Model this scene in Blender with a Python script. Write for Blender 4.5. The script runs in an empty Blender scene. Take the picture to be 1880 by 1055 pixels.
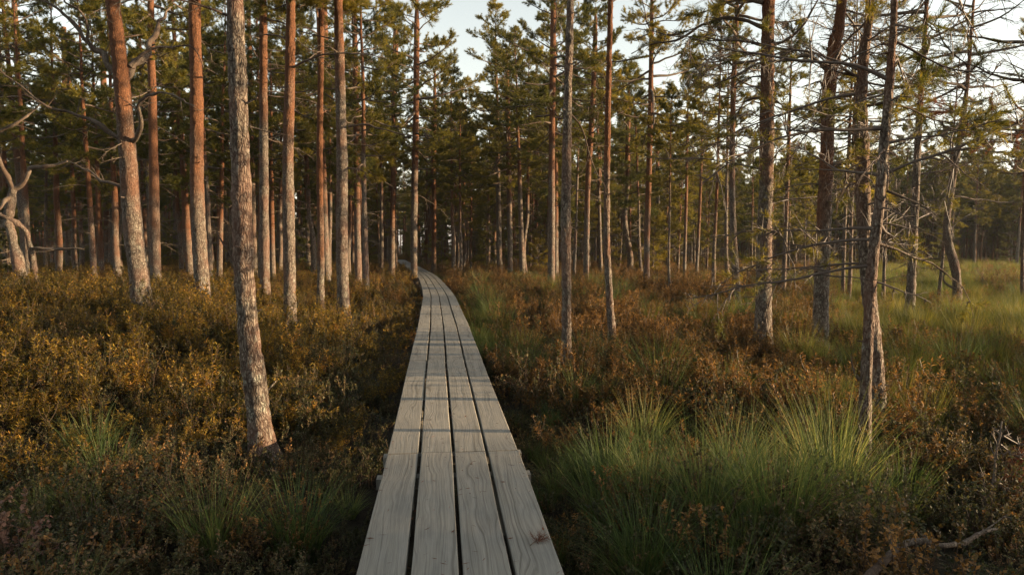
import bpy, math, random
import numpy as np
from mathutils import Vector

# ------------------------------------------------------------------ camera, sky, sun, exposure
SC = bpy.context.scene
COL = SC.collection
R = math.radians
F, CX, CY = 1300.0, 940.0, 527.5          # focal length and centre of the 1880 x 1055 photograph
HC, PITCH = 1.75, R(3.41)
SUN_AZ, SUN_EL = R(92), R(8.5)
SUN_STRENGTH, SKY_STRENGTH, EXPOSURE = 5.0, 0.135, 1.66

cam = bpy.data.objects.new('camera', bpy.data.cameras.new('camera'))
COL.objects.link(cam)
cam.data.sensor_width = 36.0
cam.data.lens = F / 1880.0 * 36.0
cam.data.clip_start, cam.data.clip_end = 0.05, 2000.0
cam.location = (0, 0, HC)
cam.rotation_euler = (R(90) - PITCH, 0, 0)
SC.camera = cam

world = bpy.data.worlds.new('World')
SC.world = world
world.use_nodes = True
wn, wl = world.node_tree.nodes, world.node_tree.links
sky = wn.new('ShaderNodeTexSky')
sky.sky_type = 'NISHITA'
sky.sun_disc = False
sky.sun_elevation = SUN_EL
sky.sun_rotation = SUN_AZ
sky.altitude, sky.air_density, sky.dust_density, sky.ozone_density = 50, 1.5, .9, 1.15
sky_grade = wn.new('ShaderNodeHueSaturation')               # colour grade that desaturates the evening sky; no cloud is built
sky_grade.inputs['Saturation'].default_value = 0.34
wl.new(sky.outputs[0], sky_grade.inputs['Color'])
wl.new(sky_grade.outputs[0], wn['Background'].inputs['Color'])
wn['Background'].inputs['Strength'].default_value = SKY_STRENGTH

sun_vec = Vector((math.cos(SUN_EL) * math.sin(SUN_AZ), math.cos(SUN_EL) * math.cos(SUN_AZ), math.sin(SUN_EL)))
sun = bpy.data.objects.new('sun', bpy.data.lights.new('sun', 'SUN'))
COL.objects.link(sun)
sun.data.energy = SUN_STRENGTH
sun.data.angle = R(0.6)
sun.data.color = (1.0, 0.71, 0.41)
sun.rotation_euler = sun_vec.to_track_quat('Z', 'Y').to_euler()
sun.location = sun_vec * 60

SC.view_settings.view_transform = 'Standard'
SC.view_settings.look = 'None'
SC.view_settings.exposure = EXPOSURE
SC.view_settings.gamma = 1.0
SC.view_settings.use_curve_mapping = False
SC.render.engine = 'CYCLES'
SC.cycles.max_bounces = 5
SC.cycles.diffuse_bounces = 3
SC.cycles.glossy_bounces = 1
SC.cycles.transmission_bounces = 3
SC.cycles.transparent_max_bounces = 4
SC.cycles.volume_bounces = 0
SC.cycles.caustics_reflective = SC.cycles.caustics_refractive = False
SC.cycles.sample_clamp_indirect = 4.0
SC.cycles.use_denoising = True

rng = np.random.default_rng(11)
rnd = random.Random(5)

# ------------------------------------------------------------------ numbers: noise, ground height, pixel to point
def _hash(ix, iy, iz, seed):
    h = (ix.astype(np.int64) * 374761393 + iy.astype(np.int64) * 668265263 + iz.astype(np.int64) * 2147483647 + seed * 974634541) & 0xFFFFFFFF
    h = ((h ^ (h >> 13)) * 1274126177) & 0xFFFFFFFF
    h = ((h ^ (h >> 15)) * 2246822519) & 0xFFFFFFFF
    return ((h ^ (h >> 16)) & 0xFFFFFF) / float(0xFFFFFF)

def noise(x, y, z=0.0, seed=0):
    x, y, z = np.broadcast_arrays(np.asarray(x, float), np.asarray(y, float), np.asarray(z, float))
    ix, iy, iz = np.floor(x), np.floor(y), np.floor(z)
    fx, fy, fz = x - ix, y - iy, z - iz
    fx, fy, fz = [f * f * (3 - 2 * f) for f in (fx, fy, fz)]
    out = 0
    for dx in (0, 1):
        for dy in (0, 1):
            for dz in (0, 1):
                w = (fx if dx else 1 - fx) * (fy if dy else 1 - fy) * (fz if dz else 1 - fz)
                out = out + w * _hash(ix + dx, iy + dy, iz + dz, seed)
    return out * 2 - 1

def sstep(a, b, x):
    t = np.clip((np.asarray(x, float) - a) / (b - a), 0, 1)
    return t * t * (3 - 2 * t)

# centre line of the boardwalk: (Y, X, top height)
WALK = np.array([(-3.5, .34, .37), (0, .08, .37), (2.9, -.225, .37), (4.75, -.40, .37), (8.5, -.80, .37), (12.5, -1.22, .36), (16.4, -1.66, .345),
                 (20.5, -2.12, .34), (25.6, -2.85, .34), (30, -3.50, .345), (34, -4.15, .345), (38, -4.90, .345), (45, -6.25, .35), (53, -7.85, .355), (62, -9.6, .36), (72, -11.6, .37)])
def walk_x(y):
    return np.interp(y, WALK[:, 0], WALK[:, 1])
def walk_z(y):
    return np.interp(y, WALK[:, 0], WALK[:, 2])

def ground(x, y):
    x, y = np.asarray(x, float), np.asarray(y, float)
    dx = x - walk_x(y)
    h = .40 * sstep(1.3, 6.0, -dx) * sstep(3.0, 10.0, y) * (1 - .85 * sstep(15, 25, y))
    h = h + .09 * sstep(1.0, 4.0, dx) * sstep(5, 12, y)
    away = sstep(.5, 1.4, np.abs(dx))
    h = h + away * (.15 * noise(x / 1.9, y / 1.9, 3.3, 1) + .06 * noise(x / .7, y / .7, 1.7, 2) + .13 * noise(x / 6.0, y / 6.0, .5, 3))
    h = h - .07 * (1 - sstep(.6, 1.6, np.abs(dx)))
    return h

def at(px, py, Y):
    u, v = (px - CX) / F, (CY - py) / F
    t = Y / (math.cos(PITCH) + v * math.sin(PITCH))
    return np.array([u * t, Y, HC + t * (-math.sin(PITCH) + v * math.cos(PITCH))])

def on_ground(px, py, cover=.17):
    Y = 1.5
    while Y < 200:
        p = at(px, py, Y)
        if p[2] <= float(ground(p[0], p[1])) + cover:
            return p
        Y += .03 + Y * .002
    return p

# ------------------------------------------------------------------ mesh collector
class MB:
    def __init__(s):
        s.v, s.f, s.m, s.n, s.attr = [], [], [], 0, []
    def add(s, v, f, mat=0, a=None):
        v = np.asarray(v, np.float32).reshape(-1, 3)
        f = np.asarray(f, np.int64)
        if len(f) == 0: return
        s.v.append(v); s.f.append(f + s.n); s.m.append(np.full(len(f), mat, np.int32)); s.n += len(v)
        s.attr.append(np.zeros((len(v), 3), np.float32) if a is None else np.asarray(a, np.float32))
    def mesh(s, name, mats, attr=None, smooth=True):
        me = bpy.data.meshes.new(name)
        v = np.concatenate(s.v)
        loops = np.concatenate([f.reshape(-1) for f in s.f]).astype(np.int32)
        sizes = np.concatenate([np.full(len(f), f.shape[1], np.int32) for f in s.f])
        mats_i = np.concatenate(s.m)
        me.vertices.add(len(v)); me.loops.add(len(loops)); me.polygons.add(len(sizes))
        me.vertices.foreach_set('co', v.reshape(-1))
        me.loops.foreach_set('vertex_index', loops)
        st = np.zeros(len(sizes), np.int32); st[1:] = np.cumsum(sizes)[:-1]
        me.polygons.foreach_set('loop_start', st)
        me.polygons.foreach_set('material_index', mats_i)
        me.polygons.foreach_set('use_smooth', np.full(len(sizes), smooth))
        if attr:
            a = me.attributes.new(attr, 'FLOAT_VECTOR', 'POINT')
            a.data.foreach_set('vector', np.concatenate(s.attr).reshape(-1))
        for m in mats: me.materials.append(m)
        me.update(calc_edges=True)
        me.validate()
        return me
    def build(s, name, mats, parent=None, attr=None, smooth=True):
        o = bpy.data.objects.new(name, s.mesh(name, mats, attr, smooth))
        COL.objects.link(o)
        if parent: o.parent = parent
        return o

def smooth_path(P, step):
    """Catmull-Rom through rows of P (any width), about one sample each step."""
    P = np.asarray(P, float)
    if len(P) == 2:
        n = max(2, int(np.linalg.norm(P[1, :3] - P[0, :3]) / step) + 1)
        return P[0] + (P[1] - P[0]) * np.linspace(0, 1, n)[:, None]
    Q = np.vstack([2 * P[0] - P[1], P, 2 * P[-1] - P[-2]])
    out = []
    for i in range(1, len(Q) - 2):
        n = max(1, int(np.linalg.norm(Q[i + 1, :3] - Q[i, :3]) / step))
        t = (np.arange(n) / n)[:, None]
        a, b, c, d = Q[i - 1], Q[i], Q[i + 1], Q[i + 2]
        out.append(.5 * (2 * b + (c - a) * t + (2 * a - 5 * b + 4 * c - d) * t ** 2 + (3 * b - a - 3 * c + d) * t ** 3))
    out.append(P[-1:])
    return np.vstack(out)

def tube(path, rad, seg, mb, mat=0, bark=0.0, seed=0, cap=True, roots=0.0):
    path = np.asarray(path, float); rad = np.asarray(rad, float)
    n = len(path)
    tan = np.gradient(path, axis=0)
    tan /= np.linalg.norm(tan, axis=1)[:, None] + 1e-9
    ref = np.array([0., 0, 1]) if abs(tan[0][2]) < .8 else np.array([1., 0, 0])
    u = np.empty((n, 3)); cur = ref - tan[0] * ref.dot(tan[0])
    for i in range(n):
        cur = cur - tan[i] * cur.dot(tan[i])
        cur /= np.linalg.norm(cur) + 1e-9
        u[i] = cur
    w = np.cross(tan, u)
    th = np.arange(seg) / seg * 2 * math.pi
    c, s_ = np.cos(th)[None, :, None], np.sin(th)[None, :, None]
    d = u[:, None, :] * c + w[:, None, :] * s_
    r = np.repeat(rad[:, None], seg, 1)
    if bark > 0:
        base = path[:, None, :] + d * r[..., None]
        x, y, z = base[..., 0], base[..., 1], base[..., 2]
        a = np.abs(noise(x * 26, y * 26, z * 9, seed)) ** .6
        b = noise(x * 60, y * 60, z * 26, seed + 3)
        e = noise(x * 5, y * 5, z * 2.3, seed + 5)
        r = r + bark * (a - .55) + bark * .40 * b + rad[:, None] * .07 * e
    if roots > 0:
        near = np.exp(-np.clip(path[:, 2] + .02, 0, 9) / .16)[:, None]
        ang = np.broadcast_to(th[None], r.shape)
        lobe = noise(np.cos(ang) * 1.6 + 3, np.sin(ang) * 1.6 + 3, seed * 1.37, 41)
        r = r + rad[:, None] * roots * near * np.clip(lobe + .25, -.2, 1)
    v = path[:, None, :] + d * r[..., None]
    idx = np.arange(n * seg).reshape(n, seg)
    q = np.stack([idx[:-1], np.roll(idx, -1, 1)[:-1], np.roll(idx, -1, 1)[1:], idx[1:]], -1).reshape(-1, 4)
    mb.add(v.reshape(-1, 3), q, mat)
    if cap:
        t = np.arange(seg)
        for k, flip in ((0, True), (n - 1, False)):
            vv = np.vstack([v[k], path[k:k + 1]])
            tri = np.stack([t, (t + 1) % seg, np.full(seg, seg)], -1)
            mb.add(vv, tri[:, ::-1] if flip else tri, mat)

def needles(mb, c, d, L, n, nl, nw, mat, g):
    """n thin needles around each shoot: c (k,3) base, d (k,3) unit direction, L (k) length."""
    k = len(c)
    t = g.random((k, n)) ** .8
    rv = g.normal(size=(k, n, 3))
    dd = d[:, None, :]
    rv -= dd * (rv * dd).sum(-1, keepdims=True)
    rv /= np.linalg.norm(rv, axis=-1, keepdims=True) + 1e-9
    nd = dd * (.35 + .5 * t[..., None]) + rv * (.95 - .35 * t[..., None]) + np.array([0, 0, .12])
    nd /= np.linalg.norm(nd, axis=-1, keepdims=True)
    p = c[:, None, :] + dd * (t * L[:, None])[..., None]
    side = np.cross(nd, g.normal(size=(k, n, 3)))
    side /= np.linalg.norm(side, axis=-1, keepdims=True) + 1e-9
    ln = nl * (.7 + .5 * g.random((k, n, 1)))
    a = p - side * nw; b = p + side * nw; e = p + nd * ln
    v = np.stack([a, b, e], 2).reshape(-1, 3)
    mb.add(v, np.arange(k * n * 3).reshape(-1, 3), mat)

# ------------------------------------------------------------------ materials
def new_mat(name):
    m = bpy.data.materials.new(name); m.use_nodes = True
    nt = m.node_tree; b = nt.nodes['Principled BSDF']
    b.inputs['Specular IOR Level'].default_value = .25
    return m, nt, nt.nodes, nt.links, b
def node(nt, typ, **kw):
    n = nt.nodes.new(typ)
    for k, v in kw.items():
        if hasattr(n, k) and k not in n.inputs: setattr(n, k, v)
        else: n.inputs[k].default_value = v
    return n
def ramp(nt, src, stops):
    r = nt.nodes.new('ShaderNodeValToRGB')
    e = r.color_ramp.elements
    while len(e) < len(stops): e.new(.5)
    for i, (p, c) in enumerate(stops):
        e[i].position = p; e[i].color = tuple(c) + (1,) if len(c) == 3 else c
    nt.links.new(src, r.inputs[0])
    return r.outputs[0]
def mix(nt, fac, a, b, mode='MIX'):
    m = nt.nodes.new('ShaderNodeMix'); m.data_type = 'RGBA'; m.blend_type = mode
    for sock, val in ((m.inputs[0], fac), (m.inputs[6], a), (m.inputs[7], b)):
        if hasattr(val, 'is_linked'): nt.links.new(val, sock)
        elif isinstance(val, (int, float)): sock.default_value = val
        else: sock.default_value = tuple(val) + (1,)
    return m.outputs[2]
def math_n(nt, op, a, b=None, clamp=False):
    m = nt.nodes.new('ShaderNodeMath'); m.operation = op; m.use_clamp = clamp
    for i, val in enumerate((a, b)):
        if val is None: continue
        if hasattr(val, 'is_linked'): nt.links.new(val, m.inputs[i])
        else: m.inputs[i].default_value = val
    return m.outputs[0]
def mapped(nt, src, scale):
    mp = nt.nodes.new('ShaderNodeMapping'); mp.inputs['Scale'].default_value = scale
    nt.links.new(src, mp.inputs[0]); return mp.outputs[0]

def bark_material(name, orange=True, dead=False):
    m, nt, N, L, b = new_mat(name)
    tc = N.new('ShaderNodeTexCoord'); oi = N.new('ShaderNodeObjectInfo')
    shift = N.new('ShaderNodeVectorMath'); shift.operation = 'MULTIPLY_ADD'
    L.new(oi.outputs['Random'], shift.inputs[0]); shift.inputs[1].default_value = (31, 17, 23); L.new(tc.outputs['Object'], shift.inputs[2])
    co = shift.outputs[0]
    vor = node(nt, 'ShaderNodeTexVoronoi', feature='DISTANCE_TO_EDGE'); vor.inputs['Scale'].default_value = 40
    warp = node(nt, 'ShaderNodeTexNoise'); warp.inputs['Scale'].default_value = 14; warp.inputs['Detail'].default_value = 4
    L.new(mapped(nt, co, (1, 1, .5)), warp.inputs['Vector'])
    wadd = N.new('ShaderNodeVectorMath'); wadd.operation = 'MULTIPLY_ADD'
    L.new(warp.outputs['Color'], wadd.inputs[0]); wadd.inputs[1].default_value = (.09, .09, .12); L.new(mapped(nt, co, (1, 1, .40)), wadd.inputs[2])
    L.new(wadd.outputs[0], vor.inputs['Vector'])
    fine = node(nt, 'ShaderNodeTexNoise'); fine.inputs['Scale'].default_value = 70; fine.inputs['Detail'].default_value = 6; fine.inputs['Roughness'].default_value = .7
    L.new(mapped(nt, co, (1, 1, .45)), fine.inputs['Vector'])
    big = node(nt, 'ShaderNodeTexNoise'); big.inputs['Scale'].default_value = 3.2; big.inputs['Detail'].default_value = 4
    L.new(mapped(nt, co, (1, 1, .6)), big.inputs['Vector'])
    plate = ramp(nt, vor.outputs['Distance'], [(0, (0, 0, 0)), (.09, (.62, .62, .62)), (.30, (1, 1, 1))])
    if dead:
        grey = ramp(nt, fine.outputs[0], [(.28, (.034, .026, .020)), (.5, (.12, .092, .070)), (.72, (.26, .215, .168))])
        col = mix(nt, ramp(nt, big.outputs[0], [(.45, (0, 0, 0)), (.62, (1, 1, 1))]), grey, (.085, .058, .042))
    else:
        grey = ramp(nt, fine.outputs[0], [(.31, (.042, .034, .027)), (.45, (.15, .124, .098)), (.58, (.255, .22, .178)), (.72, (.43, .385, .315))])
        lich = node(nt, 'ShaderNodeTexNoise'); lich.inputs['Scale'].default_value = 9; lich.inputs['Detail'].default_value = 5; lich.inputs['Roughness'].default_value = .68
        L.new(co, lich.inputs['Vector'])
        sep = N.new('ShaderNodeSeparateXYZ'); L.new(tc.outputs['Object'], sep.inputs[0])
        low = ramp(nt, math_n(nt, 'MULTIPLY', sep.outputs[2], .5), [(0, (1, 1, 1)), (.75, (.25, .25, .25))])
        lm = math_n(nt, 'MULTIPLY', ramp(nt, lich.outputs[0], [(.54, (0, 0, 0)), (.61, (1, 1, 1))]), low)
        grey = mix(nt, math_n(nt, 'MULTIPLY', lm, .75), grey, (.36, .40, .33))
        crack = (.075, .050, .038)
        col = mix(nt, plate, crack, grey)
        vor2 = node(nt, 'ShaderNodeTexVoronoi', feature='DISTANCE_TO_EDGE'); vor2.inputs['Scale'].default_value = 15
        L.new(wadd.outputs[0], vor2.inputs['Vector'])
        big_plate = ramp(nt, vor2.outputs['Distance'], [(0, (.30, .27, .25)), (.12, (1, 1, 1))])
        col = mix(nt, .8, col, big_plate, 'MULTIPLY')
        redd = mix(nt, ramp(nt, big.outputs[0], [(.46, (0, 0, 0)), (.66, (.5, .5, .5))]), col, (.17, .085, .058))
        col = redd
        if orange:
            at_n = node(nt, 'ShaderNodeAttribute', attribute_type='OBJECT', attribute_name='bark_turn')
            up = ramp(nt, fine.outputs[0], [(.30, (.034, .017, .011)), (.48, (.130, .055, .025)), (.62, (.19, .086, .040)), (.74, (.27, .140, .072))])
            up = mix(nt, ramp(nt, vor.outputs['Distance'], [(0, (0, 0, 0)), (.07, (1, 1, 1))]), (.09, .042, .027), up)
            z = math_n(nt, 'SUBTRACT', sep.outputs[2], at_n.outputs['Fac'])
            z = math_n(nt, 'ADD', math_n(nt, 'MULTIPLY', z, .5), math_n(nt, 'MULTIPLY', math_n(nt, 'SUBTRACT', big.outputs[0], .5), 2.2))
            col = mix(nt, math_n(nt, 'ADD', z, .5, True), col, up)
    L.new(col, b.inputs['Base Color'])
    b.inputs['Roughness'].default_value = .88
    hgt = math_n(nt, 'ADD', math_n(nt, 'MULTIPLY', plate, .7), math_n(nt, 'MULTIPLY', fine.outputs[0], .6))
    bp = N.new('ShaderNodeBump'); bp.inputs['Strength'].default_value = .8; bp.inputs['Distance'].default_value = .018 if not dead else .007
    L.new(hgt, bp.inputs['Height']); L.new(bp.outputs[0], b.inputs['Normal'])
    return m

def leaf_material(name, stops, trans=.35, scale=2.0, tip=None, rough=.6):
    """stops: colours met along a slow world-position noise mixed with the instance's own random number."""
    m, nt, N, L, b = new_mat(name)
    geo = N.new('ShaderNodeNewGeometry'); oi = N.new('ShaderNodeObjectInfo')
    n1 = node(nt, 'ShaderNodeTexNoise'); n1.inputs['Scale'].default_value = scale; n1.inputs['Detail'].default_value = 3
    L.new(geo.outputs['Position'], n1.inputs['Vector'])
    wht = N.new('ShaderNodeTexWhiteNoise'); wht.noise_dimensions = '1D'
    L.new(geo.outputs['Random Per Island'], wht.inputs['W'])
    fac = math_n(nt, 'ADD', math_n(nt, 'MULTIPLY', n1.outputs[0], .8), math_n(nt, 'MULTIPLY', math_n(nt, 'SUBTRACT', oi.outputs['Random'], .5), .35))
    fac = math_n(nt, 'ADD', fac, math_n(nt, 'MULTIPLY', math_n(nt, 'SUBTRACT', wht.outputs['Value'], .5), .45))
    fac = math_n(nt, 'ADD', fac, .1, True)
    col = ramp(nt, fac, stops)
    L.new(col, b.inputs['Base Color'])
    b.inputs['Roughness'].default_value = rough
    tr = N.new('ShaderNodeBsdfTranslucent')
    bright = mix(nt, 1.0, col, (1.25, 1.15, .7), 'MULTIPLY')
    L.new(bright, tr.inputs['Color'])
    ms = N.new('ShaderNodeMixShader'); ms.inputs[0].default_value = trans
    L.new(b.outputs[0], ms.inputs[1]); L.new(tr.outputs[0], ms.inputs[2])
    L.new(ms.outputs[0], N['Material Output'].inputs['Surface'])
    return m

def wood_material():
    m, nt, N, L, b = new_mat('weathered_wood')
    a = node(nt, 'ShaderNodeAttribute', attribute_type='GEOMETRY', attribute_name='pc')
    co = a.outputs['Vector']                                   # across, along, id
    kn = node(nt, 'ShaderNodeTexVoronoi', feature='F1'); kn.inputs['Scale'].default_value = 1.0; kn.inputs['Randomness'].default_value = 1.0
    L.new(mapped(nt, co, (5.5, 1.35, 7)), kn.inputs['Vector'])
    near = ramp(nt, kn.outputs['Distance'], [(0, (1, 1, 1)), (.07, (.85, .85, .85)), (.42, (0, 0, 0))])
    warp = node(nt, 'ShaderNodeTexNoise'); warp.inputs['Scale'].default_value = 1.0; warp.inputs['Detail'].default_value = 2
    L.new(mapped(nt, co, (6, 1.1, 9)), warp.inputs['Vector'])
    sep = N.new('ShaderNodeSeparateXYZ'); L.new(co, sep.inputs[0])
    ac = math_n(nt, 'ADD', math_n(nt, 'MULTIPLY', sep.outputs[0], 1.0), math_n(nt, 'MULTIPLY', warp.outputs[0], .10))
    ac = math_n(nt, 'ADD', ac, math_n(nt, 'MULTIPLY', near, .055))
    cmb = N.new('ShaderNodeCombineXYZ'); L.new(math_n(nt, 'MULTIPLY', ac, 95.0), cmb.inputs[0]); L.new(math_n(nt, 'MULTIPLY', sep.outputs[1], .55), cmb.inputs[1]); L.new(math_n(nt, 'MULTIPLY', sep.outputs[2], 13.1), cmb.inputs[2])
    g1 = node(nt, 'ShaderNodeTexNoise'); g1.inputs['Scale'].default_value = 1.0; g1.inputs['Detail'].default_value = 2
    L.new(cmb.outputs[0], g1.inputs['Vector'])
    g2 = node(nt, 'ShaderNodeTexNoise'); g2.inputs['Scale'].default_value = 1.0; g2.inputs['Detail'].default_value = 4
    L.new(mapped(nt, co, (330, 5, 11)), g2.inputs['Vector'])
    blot = node(nt, 'ShaderNodeTexNoise'); blot.inputs['Scale'].default_value = 1.0; blot.inputs['Detail'].default_value = 5; blot.inputs['Roughness'].default_value = .6
    L.new(mapped(nt, co, (9, 2.6, 5)), blot.inputs['Vector'])
    wn1 = N.new('ShaderNodeTexWhiteNoise'); wn1.noise_dimensions = '1D'; L.new(math_n(nt, 'ROUND', math_n(nt, 'MULTIPLY', sep.outputs[2], 100.)), wn1.inputs['W'])
    col = ramp(nt, g1.outputs[0], [(.30, (.160, .150, .130)), (.44, (.24, .229, .202)), (.52, (.265, .252, .223)), (.66, (.29, .276, .245))])
    col = mix(nt, .42, col, ramp(nt, g2.outputs[0], [(.3, (.45, .43, .40)), (.6, (1, 1, 1))]), 'MULTIPLY')
    col = mix(nt, .62, col, ramp(nt, blot.outputs[0], [(.3, (.62, .64, .66)), (.5, (.95, .95, .93)), (.72, (1.08, 1.05, .98))]), 'MULTIPLY')
    col = mix(nt, .35, col, ramp(nt, wn1.outputs['Value'], [(0, (.6, .62, .64)), (1, (1.15, 1.1, 1.04))]), 'MULTIPLY')
    core = ramp(nt, kn.outputs['Distance'], [(0, (1, 1, 1)), (.035, (.8, .8, .8)), (.075, (0, 0, 0))])
    col = mix(nt, core, col, (.13, .11, .095))
    L.new(col, b.inputs['Base Color'])
    b.inputs['Roughness'].default_value = .72
    bp = N.new('ShaderNodeBump'); bp.inputs['Strength'].default_value = .5; bp.inputs['Distance'].default_value = .004
    L.new(math_n(nt, 'ADD', g1.outputs[0], math_n(nt, 'MULTIPLY', g2.outputs[0], .6)), bp.inputs['Height']); L.new(bp.outputs[0], b.inputs['Normal'])
    return m

def ground_material():
    m, nt, N, L, b = new_mat('peat_and_moss')
    geo = N.new('ShaderNodeNewGeometry')
    n1 = node(nt, 'ShaderNodeTexNoise'); n1.inputs['Scale'].default_value = 1.3; n1.inputs['Detail'].default_value = 6
    n2 = node(nt, 'ShaderNodeTexNoise'); n2.inputs['Scale'].default_value = 22; n2.inputs['Detail'].default_value = 6; n2.inputs['Roughness'].default_value = .7
    L.new(geo.outputs['Position'], n1.inputs['Vector']); L.new(geo.outputs['Position'], n2.inputs['Vector'])
    c1 = ramp(nt, n1.outputs[0], [(.3, (.013, .010, .007)), (.5, (.022, .017, .009)), (.7, (.030, .034, .012))])
    c = mix(nt, .8, c1, ramp(nt, n2.outputs[0], [(.3, (.3, .3, .3)), (.65, (1.4, 1.35, 1.2))]), 'MULTIPLY')
    L.new(c, b.inputs['Base Color']); b.inputs['Roughness'].default_value = .95
    bp = N.new('ShaderNodeBump'); bp.inputs['Distance'].default_value = .05; L.new(n2.outputs[0], bp.inputs['Height']); L.new(bp.outputs[0], b.inputs['Normal'])
    return m

M_BARK = bark_material('pine_bark')
M_DEAD = bark_material('dead_wood', dead=True)
M_DEAD_SHADED = new_mat('dead_twigs_shaded')[0]
M_DEAD_SHADED.node_tree.nodes['Principled BSDF'].inputs['Base Color'].default_value = (.095, .072, .058, 1)  # dead wood colour darkened to paint in the backlit silhouette of bare twigs
M_LIMB = bark_material('limb_bark', orange=False, dead=True)
M_NEEDLE = leaf_material('pine_needles', [(.2, (.034, .046, .012)), (.5, (.110, .110, .022)), (.8, (.26, .20, .032))], .45, .35)
M_DRY = leaf_material('dry_red_needles', [(.2, (.075, .026, .014)), (.8, (.20, .075, .040))], .3, 3)
M_WOOD = wood_material()
M_GROUND = ground_material()
M_LED_GOLD = leaf_material('heath_leaf_gold', [(.2, (.026, .030, .009)), (.45, (.115, .088, .015)), (.68, (.32, .205, .030)), (.92, (.44, .21, .045))], .35, 2.3)  # golden leaves, with dark low stops painting in the shrubs' shadow contrast
M_LED_RUST = leaf_material('heath_leaf_rust', [(.2, (.036, .034, .012)), (.45, (.12, .070, .022)), (.72, (.26, .135, .045)), (.95, (.40, .24, .10))], .35, 2.0)
M_BIL = leaf_material('bilberry_leaf', [(.2, (.028, .036, .015)), (.5, (.075, .078, .032)), (.75, (.16, .115, .055)), (.95, (.29, .15, .085))], .35, 1.6)
M_GRASS = leaf_material('bog_grass_green', [(.15, (.034, .062, .022)), (.5, (.095, .140, .046)), (.78, (.20, .22, .075)), (.93, (.38, .32, .14))], .4, .9)
M_GRASS_Y = leaf_material('bog_grass_yellow', [(.15, (.050, .068, .017)), (.5, (.115, .120, .028)), (.85, (.28, .225, .065))], .4, .7)
M_TWIG = new_mat('heath_twig')[0]
M_TWIG.node_tree.nodes['Principled BSDF'].inputs['Base Color'].default_value = (.075, .048, .032, 1)

# ------------------------------------------------------------------ object helpers
def tag(o, label, cat, group=None):
    o['label'] = label; o['category'] = cat
    if group: o['group'] = group
    return o
def empty(name, loc):
    o = bpy.data.objects.new(name, None); COL.objects.link(o)
    o.location = loc; o.empty_display_size = .2
    return o

# ------------------------------------------------------------------ ground sheet
def grid_axis(lo, hi, fine, near, far_step):
    out = [lo]
    while out[-1] < hi:
        d = max(0, abs(out[-1]) - near)
        out.append(out[-1] + fine + d * far_step)
    return np.array(out)
gx = grid_axis(-420, 420, .14, 9, .05)
gy = np.concatenate([np.arange(-60, -4, 2.0), grid_axis(-4, 900, .14, 14, .05)])
X, Yg = np.meshgrid(gx, gy)
Z = ground(X, Yg)
idx = np.arange(X.size).reshape(X.shape)
mb = MB()
mb.add(np.stack([X, Yg, Z], -1).reshape(-1, 3), np.stack([idx[:-1, :-1], idx[:-1, 1:], idx[1:, 1:], idx[1:, :-1]], -1).reshape(-1, 4))
gr = mb.build('ground', [M_GROUND]); gr['kind'] = 'structure'

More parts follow.
